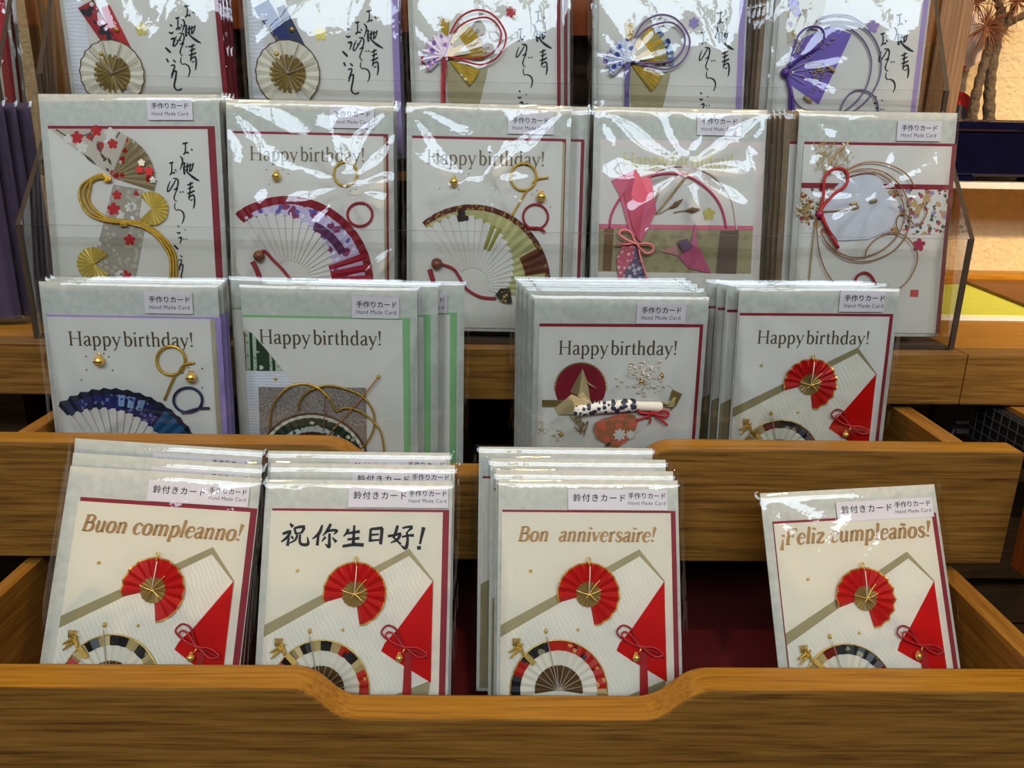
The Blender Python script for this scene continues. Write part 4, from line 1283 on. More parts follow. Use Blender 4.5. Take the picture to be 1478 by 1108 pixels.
b_ = c.sheet('crinkled_paper', [q(76, 338), q(432, 344), q(520, 446), q(520, 1200), q(110, 1200)], mat_crinkle('white_rippled_paper', (238, 232, 228), 0.0, 420, 0.88), 0.0013)
c.sheet('glitter_paper', [q(204, 480), q(1160, 488), q(1172, 1400), q(232, 1400)], mat_washi('grey_glitter_paper', (168, 152, 138), [((206, 190, 170), 900, 0.22), ((120, 106, 96), 1100, 0.2)], 0.4, 0.25), 0.0016, 0.0003)
p = q(700, 1180)
fn = G().pleats(p, 0.0, q.s(360), 165, 15, 16, 0.0021, 0.0014).make('paper_fan', mat('chestnut_paper', (96, 52, 28), 0.5, vary=0.12), c.root)
G().pleats(p, q.s(330), q.s(380), 165, 15, 16, 0.0024, 0.0016).make('white_checks', mat_washi('white_check_paper', (220, 214, 196), [((70, 76, 46), 230, 0.2)]), fn)
G().pleats(p, q.s(378), q.s(462), 165, 15, 16, 0.0024, 0.0018).make('green_band', STR, fn)
G().pleats(p, q.s(460), q.s(492), 165, 15, 16, 0.0024, 0.0019).make('white_band', FACE_WARM, fn)
G().tube(circle_pts(p, q.s(500), q.s(500), 0.0034, 15, 165, 50), q.s(9), 5).make('brown_rim', mat('brown_cord', (110, 62, 34), 0.5, vary=0.1), fn, smooth=True)
w_ = c.cord('gold_wire', [q(*t) for t in ((310, 850), (318, 740), (360, 600), (470, 480), (600, 445), (720, 470), (800, 530), (860, 600), (900, 685), (980, 658), (1090, 680), (1200, 750), (1290, 860), (1322, 1000), (1322, 1100))], q.s(9), GOLD_CORD, 0.0046)
c.cord('gold_wire', [q(*t) for t in ((565, 680), (580, 600), (660, 510), (820, 462), (980, 490), (1120, 550), (1210, 650), (1242, 770), (1215, 890), (1140, 1000), (1040, 1080))], q.s(9), GOLD_CORD, 0.0042, parent=w_)
s_ = c.cord('stick', [q(840, 900), q(960, 750), q(1110, 590), q(1265, 395)], q.s(7), COPPER_CORD, 0.0050)
c.bead(q(1272, 388), q.s(20)).parent = s_
c.cord('thread', [q(800, 560), q(800, 680), q(790, 860)], q.s(4), COPPER_CORD, 0.0048)
c.bead(q(802, 552), q.s(19))
c.bead(q(358, 406), q.s(15))
r3c2 = c

# --- red disc, crane, wrapped roll
c = Card('r3c3', 'birthday card with red disc, folded paper crane and floral roll, front of its stack', FU, CRIMSON, FACE, ((778.8, 465.3), (1015.5, 470)), ((778, 470), (1010, 474)), ((919.7, 436.9), (990.6, 436.9), (918, 467.2)), 0.0009, 23)
c.text('Happy\u2009birthday!', (806, 511.3), (977, 512), FOIL, track=1.5)
q = c.q(760, 500, 5.912)
d = q(460, 355)
dk = G().sheet([(d[0] + q.s(215) * math.cos(i * 0.13), d[1] + q.s(215) * math.sin(i * 0.13)) for i in range(48)], 0.0015, 0.0018).make('red_disc', mat('wine_red_paper', (138, 18, 34), 0.5, vary=0.06), c.root)
G().pleats(d, q.s(212), q.s(222), -4, 184, 40, 0.0016, 0.0005, 0.03).make('gold_rim', GOLD_PAPER, dk)
BEI = mat('beige_gold_paper', (206, 182, 130), 0.45, metal=0.15, vary=0.06)
st = G()
for i in range(5):
    st.box(q(142, 0)[0], q(0, 462 + i * 12)[1], 0.0016, q(420, 0)[0], q(0, 453 + i * 12)[1], 0.0024)
st.make('bamboo_sticks', GOLD_PAPER, c.root)
rl = G()
axis = [q(480, 560), q(700, 500), q(1140, 480)]
rl.tube(curve_pts([(*q(400, 545), 0.0034), (*q(560, 515), 0.0036), (*q(760, 500), 0.0036), (*q(930, 490), 0.0036)], 0.0036, k=4), [q.s(30)] + [q.s(58)] * 11 + [q.s(45)], 12)
ro = rl.make('floral_roll', mat_washi('white_navy_chrysanthemum', (232, 226, 214), [((44, 46, 66), 260, 0.25), ((196, 164, 84), 300, 0.07)], 0.5), c.root, smooth=True)
G().tube(curve_pts([(*q(900, 492), 0.0036), (*q(1040, 500), 0.0036), (*q(1150, 505), 0.0034)], 0.0036, k=4), [q.s(46)] * 4 + [q.s(48)] * 4 + [q.s(40)], 12).make('white_end', FACE, ro, smooth=True)
c.sheet('white_cone', [q(940, 560), q(1150, 540), q(1060, 640), q(830, 800)], FACE, 0.0016, 0.0008)
gk = G()
for i in range(6):
    gk.tube(curve_pts([q(1150 + i * 9, 470 + i * 4), q(1190 + i * 10, 500 - i * 12), q(1250 + i * 3, 500 - i * 14)], 0.0042), q.s(7), 5)
gk.sheet([q(1215, 440), q(1240, 360), q(1322, 400), q(1270, 500), q(1225, 540)], 0.0028, 0.0036)
gk.make('gold_knot', GOLD_PAPER, c.root, smooth=False)
def facet(pts, name, m, parent=None):
    g = G()
    n = len(pts)
    g.add([(*p[:2], p[2]) for p in pts] + [(*p[:2], p[2] - 0.0004) for p in pts], [tuple(range(n)), tuple(range(2 * n - 1, n - 1, -1))] + [(i, n + i, n + (i + 1) % n, (i + 1) % n) for i in range(n)])
    return g.make(name, m, parent or c.root)
cr_ = facet([(*q(475, 180), 0.003), (*q(370, 385), 0.002), (*q(440, 410), 0.0052)], 'paper_crane', mat('dull_gold_paper', (150, 130, 86), 0.45, metal=0.2, vary=0.06))
facet([(*q(475, 180), 0.003), (*q(440, 410), 0.0052), (*q(545, 470), 0.003), (*q(520, 300), 0.002)], 'neck', BEI, cr_)
facet([(*q(515, 290), 0.0042), (*q(600, 356), 0.0036), (*q(530, 318), 0.0042)], 'beak', BEI, cr_)
facet([(*q(238, 522), 0.0022), (*q(380, 393), 0.0058), (*q(550, 470), 0.006), (*q(430, 560), 0.0058), (*q(272, 580), 0.0024)], 'wing', BEI, cr_)
facet([(*q(430, 408), 0.0056), (*q(472, 370), 0.0062), (*q(550, 462), 0.0058), (*q(500, 448), 0.006)], 'wing', BEI, cr_)
of = c.sheet('orange_washi_fan', [q(565, 690), q(580, 640), q(640, 605), (q(700, 590)), q(760, 570), q(850, 556), q(915, 575), q(945, 630), q(920, 700), q(850, 790), q(770, 852), q(690, 820), q(600, 770)], mat_washi('terracotta_dotted_washi', (186, 116, 70), [((226, 112, 84), 120, 0.2)]), 0.0046, 0.0004)
for x, y, r in ((788, 738, 56), (880, 738, 42)):
    G().sheet(flower_pts(q(x, y), q.s(r), 8), 0.0050, 0.0052).make('blossom', FACE, of)
c.sheet('leaf_print', [q(660, 832), q(700, 800), q(715, 815), q(690, 840)], mat('dark_olive_paper', (66, 62, 36), 0.6, vary=0.1), 0.0050, 0.0002, of)
bw = c.cord('ribbon_bow', [q(1070, 555), q(1000, 495), q(945, 505), q(960, 545), q(1065, 558), q(1180, 580), q(1195, 545), q(1140, 530), q(1068, 560)], q.s(12), RED_CORD, 0.0062)
c.cord('bow_tail', [q(1065, 560), q(1000, 590), q(930, 612)], q.s(11), RED_CORD, 0.0056, parent=bw)
c.cord('bow_tail', [q(1075, 560), q(1140, 610), q(1190, 655)], q.s(11), RED_CORD, 0.0056, parent=bw)
c.cord('bow_tail', [q(1000, 590), q(1050, 600), q(1040, 645)], q.s(9), RED_CORD, 0.0050, parent=bw)
random.seed(4)
bb = G()
for cx, cy, rx, ry, n in ((960, 230, 180, 150, 70), (1050, 330, 150, 80, 40), (120, 690, 60, 60, 16), (250, 700, 60, 70, 12)):
    for i in range(n):
        p = q(cx + random.gauss(0, 0.5) * rx, cy + random.gauss(0, 0.5) * ry)
        bb.ball((*p, 0.002 + random.random() * 0.002), q.s(random.uniform(5, 12)), 6, 4)
_b = bb.make('dried_blossoms', mat('cream_dried_flower', (238, 222, 196), 0.8, vary=0.05), c.root, smooth=True)
_b['kind'] = 'stuff'
sp = G()
for x, y in ((430, 610), (455, 650), (470, 700), (440, 690), (490, 640), (400, 600)):
    p = q(x, y)
    sp.tube(curve_pts([q(x - 30, y - 20), q(x, y + 20), q(x + 30, y - 10), q(x + 15, y + 50)], 0.004), q.s(5), 4)
sp.make('gilt_sprig', GOLD_PAPER, c.root)
for x, y in ((978, 295), (1150, 245), (295, 745)):
    c.bell(q(x, y), q.s(20))
r3c3 = c

# --- bell card with the plain Happy birthday greeting
c = Card('r3c4', "card reading 'Happy birthday!' with red paper fan, rightmost in the upper drawer", FU, CRIMSON, FACE, ((1068.6, 450.4), (1290, 454.5)), ((1067.5, 454), (1284, 458.5)), ((1213.4, 419.3), (1278.4, 419.3), (1211.5, 449.9)), 0.0008, 24, knots_px=((1075, 415, 1.6), (1180, 555, 0.5)))
bell_art(c, bon, WRAP_DARK)
c.text('Happy\u2009birthday!', (1092.5, 495.5), (1254, 496.5), FOIL, track=1.5)
r3c4 = c
GU = 'further cards standing behind the upper drawer front cards'
def stack(card, rows, group):
    for label, dn, up, side in rows:
        card.behind(label, dn, up, side, group=group)
stack(r3c1, [("second card behind the blue fan birthday card, nearly hidden", 0.0076, 0.0008, 0.0010), ("rearmost card behind the blue fan birthday card, only its top edge showing", 0.0152, 0.0010, 0.0008)], GU)
stack(r3c2, [("second green bordered card of its stack, slipped a little to the right", 0.0076, 0.001, 0.0150), ("third green bordered card of its stack, slipped furthest to the right", 0.0152, 0.0014, 0.0345), ("rearmost green bordered card of its stack, slipped out to the left", 0.0228, 0.0006, -0.0150)], GU)
stack(r3c3, [("second card behind the red disc crane card, slightly left of it", 0.0076, 0.0035, -0.0040), ("third card behind the red disc crane card", 0.0152, 0.0055, -0.0075), ("fourth card behind the red disc crane card", 0.0228, 0.0068, -0.0105), ("rearmost card behind the red disc crane card, furthest left", 0.0304, 0.0075, -0.0130)], GU)
stack(r3c4, [("second card behind the 'Happy birthday!' red fan card", 0.0076, 0.0008, -0.0075), ("third card behind the 'Happy birthday!' red fan card", 0.0152, 0.0008, -0.0125), ("rearmost card behind the 'Happy birthday!' red fan card, furthest left", 0.0228, 0.0005, -0.0185)], GU)

# ================================================================== middle row in the lower acrylic bin
FM = 'handmade cards in the lower acrylic bin'
PLUM = mat_washi('plum_blossom_washi', (206, 190, 168), [((196, 44, 34), 62, 0.12), ((240, 236, 232), 80, 0.12), ((110, 100, 74), 120, 0.03)], 0.6)
PLUM_D = mat_washi('plum_blossom_grey_washi', (172, 158, 136), [((196, 184, 160), 220, 0.2), ((186, 40, 40), 58, 0.10), ((236, 230, 226), 75, 0.08)], 0.6)
def rosette(c, p, r, a0, a1, n, m, name='gold_rosette', z=0.0020, amp=0.0013):
    return G().pleats(p, 0, r, a0, a1, n, z, amp, 0.03).make(name, m, c.root)

def print_flower(c, p, r, m, z=0.0022, parent=None, n=5):
    return G().sheet(flower_pts(p, r, n), z, z + 0.0002).make('blossom', m, parent or c.root)

SHINE = mat('gold_leaf_paper', (222, 192, 96), 0.35, metal=0.4, vary=0.12, vscale=200)
mat('yellow_gold_foil', (196, 174, 84), 0.4, metal=0.5, vary=0.1)
c = Card('r2c1', 'card with gold cord loops and plum blossom paper fan, leftmost in the lower bin', FM, CRIMSON, FACE, ((68, 178.8), (309.2, 184.2)), ((69, 184.8), (299.5, 187.2)), ((211.2, 140.8), (276.8, 140.8), (211.2, 173.3)), 0.0008, 31)
q = c.q(0, 180, 3.6925)
a = c.sheet('blossom_washi', [q(262, 18), q(600, 14), q(705, 78), q(602, 275), q(575, 258), q(400, 128)], PLUM)
b = c.sheet('blossom_washi', [q(604, 318), q(765, 345), q(742, 480), q(772, 560), q(708, 900), q(480, 900), q(520, 645), q(570, 455)], PLUM_D)
fn = G().pleats(q(592, 280), 0.0, q.s(236), 64, -18, 7, 0.0018, 0.0024).make('paper_fan', mat_washi('gold_red_fan_washi', (170, 148, 108), [((188, 40, 36), 90, 0.12), ((236, 226, 214), 110, 0.06)], 0.5, 0.2), c.root)
for x, y, r, m in ((412, 68, 34, RED_MATT), (515, 32, 30, RED_MATT), (602, 102, 28, RED_MATT), (590, 48, 34, FACE), (440, 120, 32, FACE), (365, 76, 26, FACE)):
    print_flower(c, q(x, y), q.s(r), m, 0.0016, a)
for x, y, r, m in ((608, 450, 36, RED_MATT), (692, 614, 32, RED_MATT), (672, 805, 32, RED_MATT), (625, 375, 26, RED_MATT), (640, 480, 26, FACE), (690, 440, 26, FACE), (710, 436, 22, FACE), (640, 800, 26, FACE)):
    print_flower(c, q(x, y), q.s(r), m, 0.0016, b)
for x, y, r, m in ((752, 240, 22, RED_MATT), (802, 250, 26, RED_MATT), (762, 205, 20, FACE), (822, 296, 18, FACE)):
    print_flower(c, q(x, y), q.s(r), m, 0.0042, fn)
lf = G()
for x, y, dx, dy in ((530, 120, 22, 70), (550, 170, 30, 40), (560, 185, -20, 20), (585, 195, 18, 40), (575, 240, 20, 20), (480, 185, 70, 60)):
    lf.stroke([(*q(x - dx * 0.5, y - dy * 0.5), 0.0003), (*q(x, y), q.s(16)), (*q(x + dx * 0.5, y + dy * 0.5), 0.0003)], 0.00172)
for pts in (((300, 25), (340, 52), (360, 60)), ((440, 60), (480, 46), (498, 20)), ((488, 46), (492, 88)), ((640, 40), (620, 70))):
    lf.stroke([(*q(*t), q.s(7)) for t in pts], 0.00172)
lf.make('leaf_print', mat('grey_olive_ink', (88, 80, 58), 0.6, vary=0.1), a)
for o in (0, 22, 44):
    k_ = c.cord('gold_cord_loop', [q(*t) for t in ((588, 292), (552 - o * .2, 268 + o * .35), (500 - o * .1, 284 + o * .4), (440 + o, 330 + o * .3), (434 + o, 400), (480 + o * .8, 478 - o * .5), (580, 516 - o * .4), (665, 524 - o * .3), (760, 545 - o * .5), (840 + o * .3, 596 - o * .4), (905 + o * .6, 690 - o * .3), (915 + o * .7, 790), (895 + o, 900))], q.s(7.5), GOLD_CORD, 0.0036)
kn = G()
for i in range(5):
    kn.tube(curve_pts([q(555 + i * 9, 262 + i * 4), q(575 + i * 6, 290), q(560 + i * 9, 305)], 0.0046), q.s(5), 5)
    kn.tube(curve_pts([q(645 + i * 8, 512), q(655 + i * 8, 526), q(648 + i * 8, 542)], 0.0046), q.s(5), 5)
kn.make('cord_knots', GOLD_CORD, c.root, smooth=True)
rosette(c, q(812, 446), q.s(88), -140, 130, 17, SHINE, z=0.0026)
rosette(c, q(506, 742), q.s(90), 30, 325, 18, SHINE, z=0.0026)
c.wish({'a': (264.0, 207.3, 975, 101, 1 / 3.6925), 'b': (244.3, 235.5, 902, 205, 1 / 3.6925), 'c': (251.0, 325.7, 926, 538, 1 / 3.6925)})
r2c1 = c

# --- crimson folding fan
TASSEL = mat('brown_wooden_bead', (116, 66, 40), 0.4, vary=0.15)
def fan_cord(c, q, bead, pts1, pts2):
    b = c.bead(q(*bead), q.s(32), TASSEL, 'wooden_bead')
    c.cord('red_tassel_cord', [q(*t) for t in pts1], q.s(13), RED_CORD, 0.003, parent=b)
    c.cord('red_tassel_cord', [q(*t) for t in pts2], q.s(8), RED_CORD, 0.003, parent=b)

c = Card('r2c2', 'birthday card with crimson and violet folding fan, second from left in the lower bin', FM, CRIMSON, FACE, ((334.7, 188.2), (560, 193.6)), ((334, 192.8), (553.2, 196.3)), ((475.5, 152.2), (539.7, 153), (475.5, 184.7)), 0.0034, 32, knots_px=((505, 268, 1.0),))
c.text('Happy\u2009birthday!', (360.5, 231), (526.5, 234.5), FOIL, track=1.5)
inner_leaf(c, 0.0020)
q = c.q(300, 180, 3.6925)
f, p = arc_fan(c, q, (440, 830), 440, 129, -12, 18, mat_washi('violet_white_washi', (214, 196, 214), [((150, 60, 96), 95, 0.18), ((110, 96, 160), 120, 0.14), ((238, 232, 236), 140, 0.12)]), lambda t: 395 - 175 * min(1, t * 1.15), 105, RIB)
G().pleats(p, q.s(404), q.s(446), 129, -12, 18, 0.0017, 0.0019).make('crimson_rim', CRIMSON, f)
G().pleats(p, q.s(385), q.s(448), 129, 118, 2, 0.0019, 0.0019).make('crimson_panel', CRIMSON, f)
G().pleats(p, q.s(222), q.s(432), 22, -12, 4, 0.0019, 0.0022).make('crimson_panel', mat('crimson_foil', (176, 22, 48), 0.3, metal=0.3, vary=0.2, vscale=300), f)
G().pleats(p, q.s(300), q.s(345), 66, 28, 5, 0.0019, 0.0022).make('plum_panel', mat('plum_paper', (112, 60, 92), 0.5, vary=0.1), f)
dots(c, q, [(424, 702), (465, 706), (507, 716), (540, 738), (562, 758), (575, 775), (490, 712)], 0.0007, RED_CORD, 'rivets')
fan_cord(c, q, (278, 700), [(240, 730), (262, 770), (285, 840), (300, 940)], [(262, 716), (300, 672), (350, 720), (400, 770), (450, 830), (520, 890), (620, 910)])
ring(c, q, oval(735, 262, 62, 64), 0.0009, GOLD_CORD)
ring(c, q, oval(812, 478, 66, 62), 0.0010, RED_CORD)
c.bell(q(370, 278), q.s(24))
dots(c, q, [(312, 240), (400, 240), (428, 262), (326, 316), (287, 356), (760, 352), (790, 345)], 0.0005)
r2c2 = c

# --- olive folding fan
c = Card('r2c3', 'birthday card with olive and brown folding fan, middle of the lower bin', FM, CRIMSON, FACE, ((594.7, 195), (817.3, 200.4)), ((594, 199.8), (812.2, 203.6)), ((733.3, 162), (799.7, 163.8), (733.3, 192.8)), 0.0034, 33, knots_px=((690, 262, 0.6),))
c.text('Happy\u2009birthday!', (616, 236.5), (786, 239), FOIL, track=1.5)
inner_leaf(c, 0.0020)
q = c.q(560, 180, 3.6925)
OLV = mat('olive_leaf_paper', (196, 186, 122), 0.5, vary=0.12, vscale=60)
f, p = arc_fan(c, q, (450, 850), 412, 130, -14, 19, OLV, lambda t: 372 - 190 * max(0, min(1, (t - 0.2) * 1.35)), 88, RIB)
G().pleats(p, q.s(392), q.s(420), 130, -14, 19, 0.0018, 0.0019).make('brown_rim', mat_washi('brown_gold_dot_washi', (98, 40, 26), [((180, 130, 60), 420, 0.2)]), f)
G().pleats(p, q.s(338), q.s(396), 104, 94, 1, 0.0021, 0.0019).make('dark_panel', mat('dark_brown_paper', (54, 32, 28), 0.6, vary=0.1), f)
G().pleats(p, q.s(288), q.s(394), 30, 10, 3, 0.0021, 0.0022).make('brown_panel', mat('russet_paper', (112, 56, 32), 0.45, vary=0.15), f)
G().pleats(p, q.s(200), q.s(330), 74, 62, 2, 0.0018, 0.0019).make('olive_panel', mat('olive_paper', (168, 158, 74), 0.5, vary=0.1), f)
dots(c, q, [(376, 742), (408, 733), (440, 733), (480, 740), (515, 758), (540, 782), (558, 806), (572, 838), (566, 870)], 0.0007, RED_CORD, 'rivets')
fan_cord(c, q, (262, 740), [(222, 770), (232, 800), (245, 850), (262, 930)], [(240, 750), (270, 740), (345, 765), (380, 810), (415, 870), (490, 915), (575, 925)])
G().sheet([q(572, 905), q(600, 870), q(650, 872), q(662, 950), q(610, 945)], 0.004, 0.0048).make('gilt_tassel_end', mat_washi('black_gold_leaf', (60, 50, 34), [((196, 160, 80), 300, 0.2)], 0.4, 0.3), c.root)
k_ = ring(c, q, oval(722, 278, 68, 72), 0.0010, GOLD_CORD)
c.cord('cord_tail', [q(770, 310), q(795, 290), q(855, 280)], 0.0008, GOLD_CORD, 0.0036, parent=k_)
c.cord('cord_stem', [q(740, 350), q(695, 425), q(655, 490)], 0.0008, GOLD_CORD, 0.0030, parent=k_)
k_ = ring(c, q, oval(786, 490, 66, 66), 0.0009, RED_CORD)
c.cord('cord_tail', [q(740, 550), q(805, 552), q(836, 574)], 0.0012, RED_CORD, 0.0034, parent=k_)
c.bell(q(352, 308), q.s(24))
c.bell(q(815, 388), q.s(26))
dots(c, q, [(376, 255), (408, 286), (445, 234), (430, 262), (276, 340), (378, 346), (794, 350), (768, 372), (866, 440)], 0.0005)
r2c3 = c

# --- pink bouquet and crane
c = Card('r2c4', 'peach edged birthday card with rolled pink bouquet and pink crane, fourth in the lower bin', FM, FACE_PINK, FACE, ((866, 199), (1104, 206)), ((867, 209), (1092, 214)), ((1006.9, 162.5), (1070.5, 164.7), (1005.5, 194.4)), 0.0034, 34, knots_px=((990, 243, 1.6),))
c.text('Happy\u2009birthday!', (898, 240), (1058, 244.5), mat('pale_gold_print', (206, 190, 120), 0.4, metal=0.3, vary=0.05), track=1.5)
q = c.q(845, 220, 5.542)
ob = c.sheet('olive_paper', [q(20, 606), q(1400, 622), q(1400, 975), q(20, 955)], mat_washi('olive_grained_washi', (170, 156, 110), [((156, 142, 96), 120, 0.2)]), 0.0013)
c.sheet('pink_band', [q(20, 570), q(1400, 588), q(1400, 622), q(20, 606)], PINKC, 0.0016)
c.sheet('lower_panel', [q(20, 950), q(1400, 972), q(1400, 1600), q(20, 1600)], FACE, 0.0016)
BRN = mat('brown_band_paper', (122, 84, 38), 0.5, metal=0.15, vary=0.08)
c.sheet('brown_bar', [q(152, 606), q(226, 608), q(205, 948), q(135, 946)], BRN, 0.0017)
c.sheet('brown_bar', [q(1078, 626), q(1225, 628), q(1205, 972), q(1040, 968)], mat('taupe_band_paper', (112, 88, 66), 0.5, vary=0.1), 0.0017)
ring(c, q, [(190, 600), (205, 500), (262, 385), (360, 260), (500, 195), (650, 168), (780, 180), (900, 235), (1020, 340), (1090, 460), (1122, 600)], 0.0010, mat('rose_cord', (214, 78, 110), 0.5, vary=0.08), 'rose_cord_arc', False, 0.0026)
ring(c, q, [(560, 150), (700, 110), (830, 118), (930, 140), (1040, 205), (1130, 310), (1180, 430), (1205, 620)], 0.0008, mat('cream_cord', (236, 214, 196), 0.5, vary=0.05), 'cream_cord_arc', False, 0.0024)
sp = G()
for pts, r in ((((565, 490), (700, 320), (815, 172)), 9), (((552, 400), (570, 340), (590, 280)), 9), (((590, 490), (660, 445), (700, 420)), 4), (((700, 478), (760, 468), (800, 462)), 4)):
    sp.tube(curve_pts([q(*t) for t in pts], 0.0032), q.s(r), 6)
s_ = sp.make('dried_stems', mat('straw_stems', (176, 148, 98), 0.6, vary=0.15), c.root, smooth=True)
bd = G()
for (x, y), (dx, dy) in (((722, 412), (46, -32)), ((852, 460), (50, -4))):
    for t in range(-3, 4):
        p = q(x + dx * t / 3, y + dy * t / 3)
        bd.ball((*p, 0.0034), q.s(22 * (1 - abs(t) / 4.5)), 7, 5)
bd.make('dried_buds', mat('brown_dried_bud', (138, 104, 72), 0.7, vary=0.3, vscale=500), s_, smooth=True)
print_flower(c, q(988, 492), q.s(52), mat('yellow_gold_foil', (206, 186, 70), 0.35, metal=0.5, vary=0.1), 0.0014)
bq = facet([(*q(205, 225), 0.003), (*q(395, 140), 0.005), (*q(432, 205), 0.006), (*q(515, 185), 0.005), (*q(562, 470), 0.004), (*q(440, 715), 0.004), (*q(352, 640), 0.004), (*q(265, 330), 0.003)], 'pink_wrap', PINKC)
facet([(*q(395, 140), 0.0056), (*q(432, 210), 0.0064), (*q(490, 330), 0.0060), (*q(450, 470), 0.0060), (*q(420, 715), 0.0048), (*q(370, 600), 0.0054), (*q(300, 330), 0.0050)], 'inner_fold', mat('rose_paper', (216, 84, 104), 0.5, vary=0.05), bq)
sk = c.sheet('floral_skirt', [q(300, 715), q(410, 735), q(450, 850), q(505, 1040), q(530, 1200), q(230, 1200), q(258, 1030), q(244, 850)], mat_washi('mauve_blossom_washi', (120, 106, 124), [((222, 206, 210), 230, 0.20), ((70, 60, 110), 90, 0.10)]), 0.0032, 0.0006, bq)
c.sheet('pink_fold', [q(300, 715), q(390, 735), q(380, 850), q(300, 960), q(290, 1200), q(230, 1200), q(258, 1030), q(244, 850)], mat_washi('pink_blossom_washi', (218, 100, 112), [((240, 206, 206), 240, 0.16), ((110, 40, 90), 80, 0.06)]), 0.0039, 0.0003, sk)
bw = c.cord('ribbon_bow', [q(400, 735), q(320, 700), q(260, 655), q(290, 622), q(350, 640), q(400, 735), q(470, 805), q(525, 790), q(525, 745), q(470, 730), q(400, 735)], q.s(9), PINK_CORD, 0.0068)
c.cord('bow_tail', [q(235, 732), q(320, 736), q(400, 735), q(430, 840), q(480, 1000), q(500, 1080)], q.s(8), PINK_CORD, 0.0064, parent=bw)
PW = mat('rose_crane_paper', (206, 96, 124), 0.5, vary=0.14, vscale=300)
cr_ = facet([(*q(735, 825), 0.003), (*q(850, 755), 0.006), (*q(905, 770), 0.005), (*q(1002, 968), 0.0026), (*q(820, 925), 0.003)], 'paper_crane', PW)
facet([(*q(598, 792), 0.0026), (*q(720, 740), 0.0044), (*q(742, 826), 0.003)], 'neck', mat('peach_crane_paper', (226, 158, 150), 0.5, vary=0.1), cr_)
facet([(*q(835, 740), 0.005), (*q(870, 566), 0.0036), (*q(892, 780), 0.005)], 'tail', PW, cr_)
facet([(*q(728, 710), 0.005), (*q(770, 800), 0.006), (*q(850, 755), 0.0066), (*q(800, 690), 0.0056)], 'wing', mat('dusky_crane_paper', (110, 70, 96), 0.5, vary=0.2, vscale=200), cr_)
r2c4 = c

# --- floral band and cord rings
c = Card('r2c5', 'card with looping copper cords, dried grass and floral band, rightmost in the lower bin', FM, CRIMSON, FACE, ((1162, 202.6), (1381.8, 208.5)), ((1160.5, 208.5), (1374.5, 211)), ((1296, 173.3), (1359.6, 175.5), (1294.7, 202.6)), 0.0018, 35, knots_px=((1252, 285, 1.6),))
q = c.q(1130, 180, 4.431)
FLW = mat_washi('rose_garden_washi', (226, 218, 204), [((196, 160, 104), 110, 0.20), ((70, 92, 74), 170, 0.15), ((176, 70, 70), 150, 0.15), ((160, 140, 176), 130, 0.12)])
fb_ = c.sheet('floral_band', [q(-60, 405), q(1100, 412), q(1100, 705), q(-60, 690)], FLW, 0.0013)
c.sheet('crimson_band', [q(-60, 368), q(1100, 385), q(1100, 416), q(-60, 400)], CRIMSON, 0.0016)
c.sheet('gauze_fan', [q(240, 555), q(330, 400), q(430, 310), q(560, 296), q(620, 350), q(700, 500), q(724, 620), q(640, 690), q(540, 732), q(350, 742), q(270, 640)], mat('silver_gauze', (222, 215, 212), 0.4, vary=0.05, metal=0.1), 0.0022, 0.0005)
pg = G()
random.seed(12)
for i in range(150):
    a, b = random.uniform(200, 430), random.uniform(125, 330)
    if abs(a - 300) > 140 - abs(b - 230) * 0.4:
        continue
    p = q(a, b)
    an = random.uniform(0.5, 2.4)
    pg.tube([(*p, 0.0026), (p[0] + 0.004 * math.cos(an), p[1] + 0.004 * math.sin(an), 0.0032)], 0.00022, 4)
for i in range(60):
    p = q(random.gauss(150, 34), random.gauss(545, 34))
    pg.ball((*p, 0.003), q.s(random.uniform(5, 10)), 5, 4)
_o = pg.make('dried_grass', mat('straw_grass', (206, 176, 118), 0.7, vary=0.2, vscale=500), c.root)
_o['kind'] = 'stuff'
s_ = G()
s_.tube(curve_pts([q(162, 1010), q(180, 800), q(205, 600), q(240, 480), (q(290, 250)), q(420, 105)], 0.0034), q.s(5), 5)
s_.tube(curve_pts([q(245, 555), q(400, 545), q(450, 520)], 0.0042), q.s(5), 5)
for x, y in ((445, 505), (455, 530), (570, 490)):
    for t in (-1, 0, 1):
        s_.ball((*q(x + t * 14, y - t * 3), 0.0042), q.s(12), 6, 4)
s_.make('dried_stems', MATS['straw_stems'], c.root, smooth=True)
bw = c.cord('ribbon_bow', [q(225, 560), q(248, 450), q(256, 340), q(310, 288), q(370, 286), q(402, 330), q(385, 395), q(320, 440), q(255, 510), q(225, 560)], q.s(10), RED_CORD, 0.005)
c.cord('bow_tail', [q(228, 560), q(270, 660), q(310, 730), q(342, 790)], q.s(13), RED_CORD, 0.0046, parent=bw)
c.bead(q(226, 572), q.s(26), mat('rose_knot', (150, 30, 70), 0.4, vary=0.1), 'knot').parent = bw
for pts in (((400, 290), (480, 252), (570, 240), (680, 262), (780, 320), (830, 400)), ((400, 312), (500, 285), (620, 300), (720, 370), (780, 470), (800, 600), (770, 720), (690, 810), (580, 862), (480, 875), (380, 850), (290, 780), (235, 690)), ((420, 330), (540, 308), (650, 345), (720, 430), (760, 520), (760, 620), (720, 710), (640, 790), (530, 840), (420, 845), (320, 800), (262, 740)),
            ((205, 600), (215, 760), (250, 900), (320, 1015), (400, 1100)), ((515, 855), (530, 790), (600, 720), (690, 690), (780, 720), (840, 800), (845, 880), (800, 980), (735, 1045), (640, 1110)), ((735, 700), (715, 640), (730, 580), (780, 580), (830, 640), (880, 620), (910, 550), (880, 500))):
    ring(c, q, list(pts), 0.00055, COPPER_CORD, 'copper_cord', False, 0.0044)
ring(c, q, [(455, 1010), (470, 965), (520, 945), (560, 970), (590, 1030)], 0.0011, RED_CORD, 'red_cord_loop', False, 0.0034)
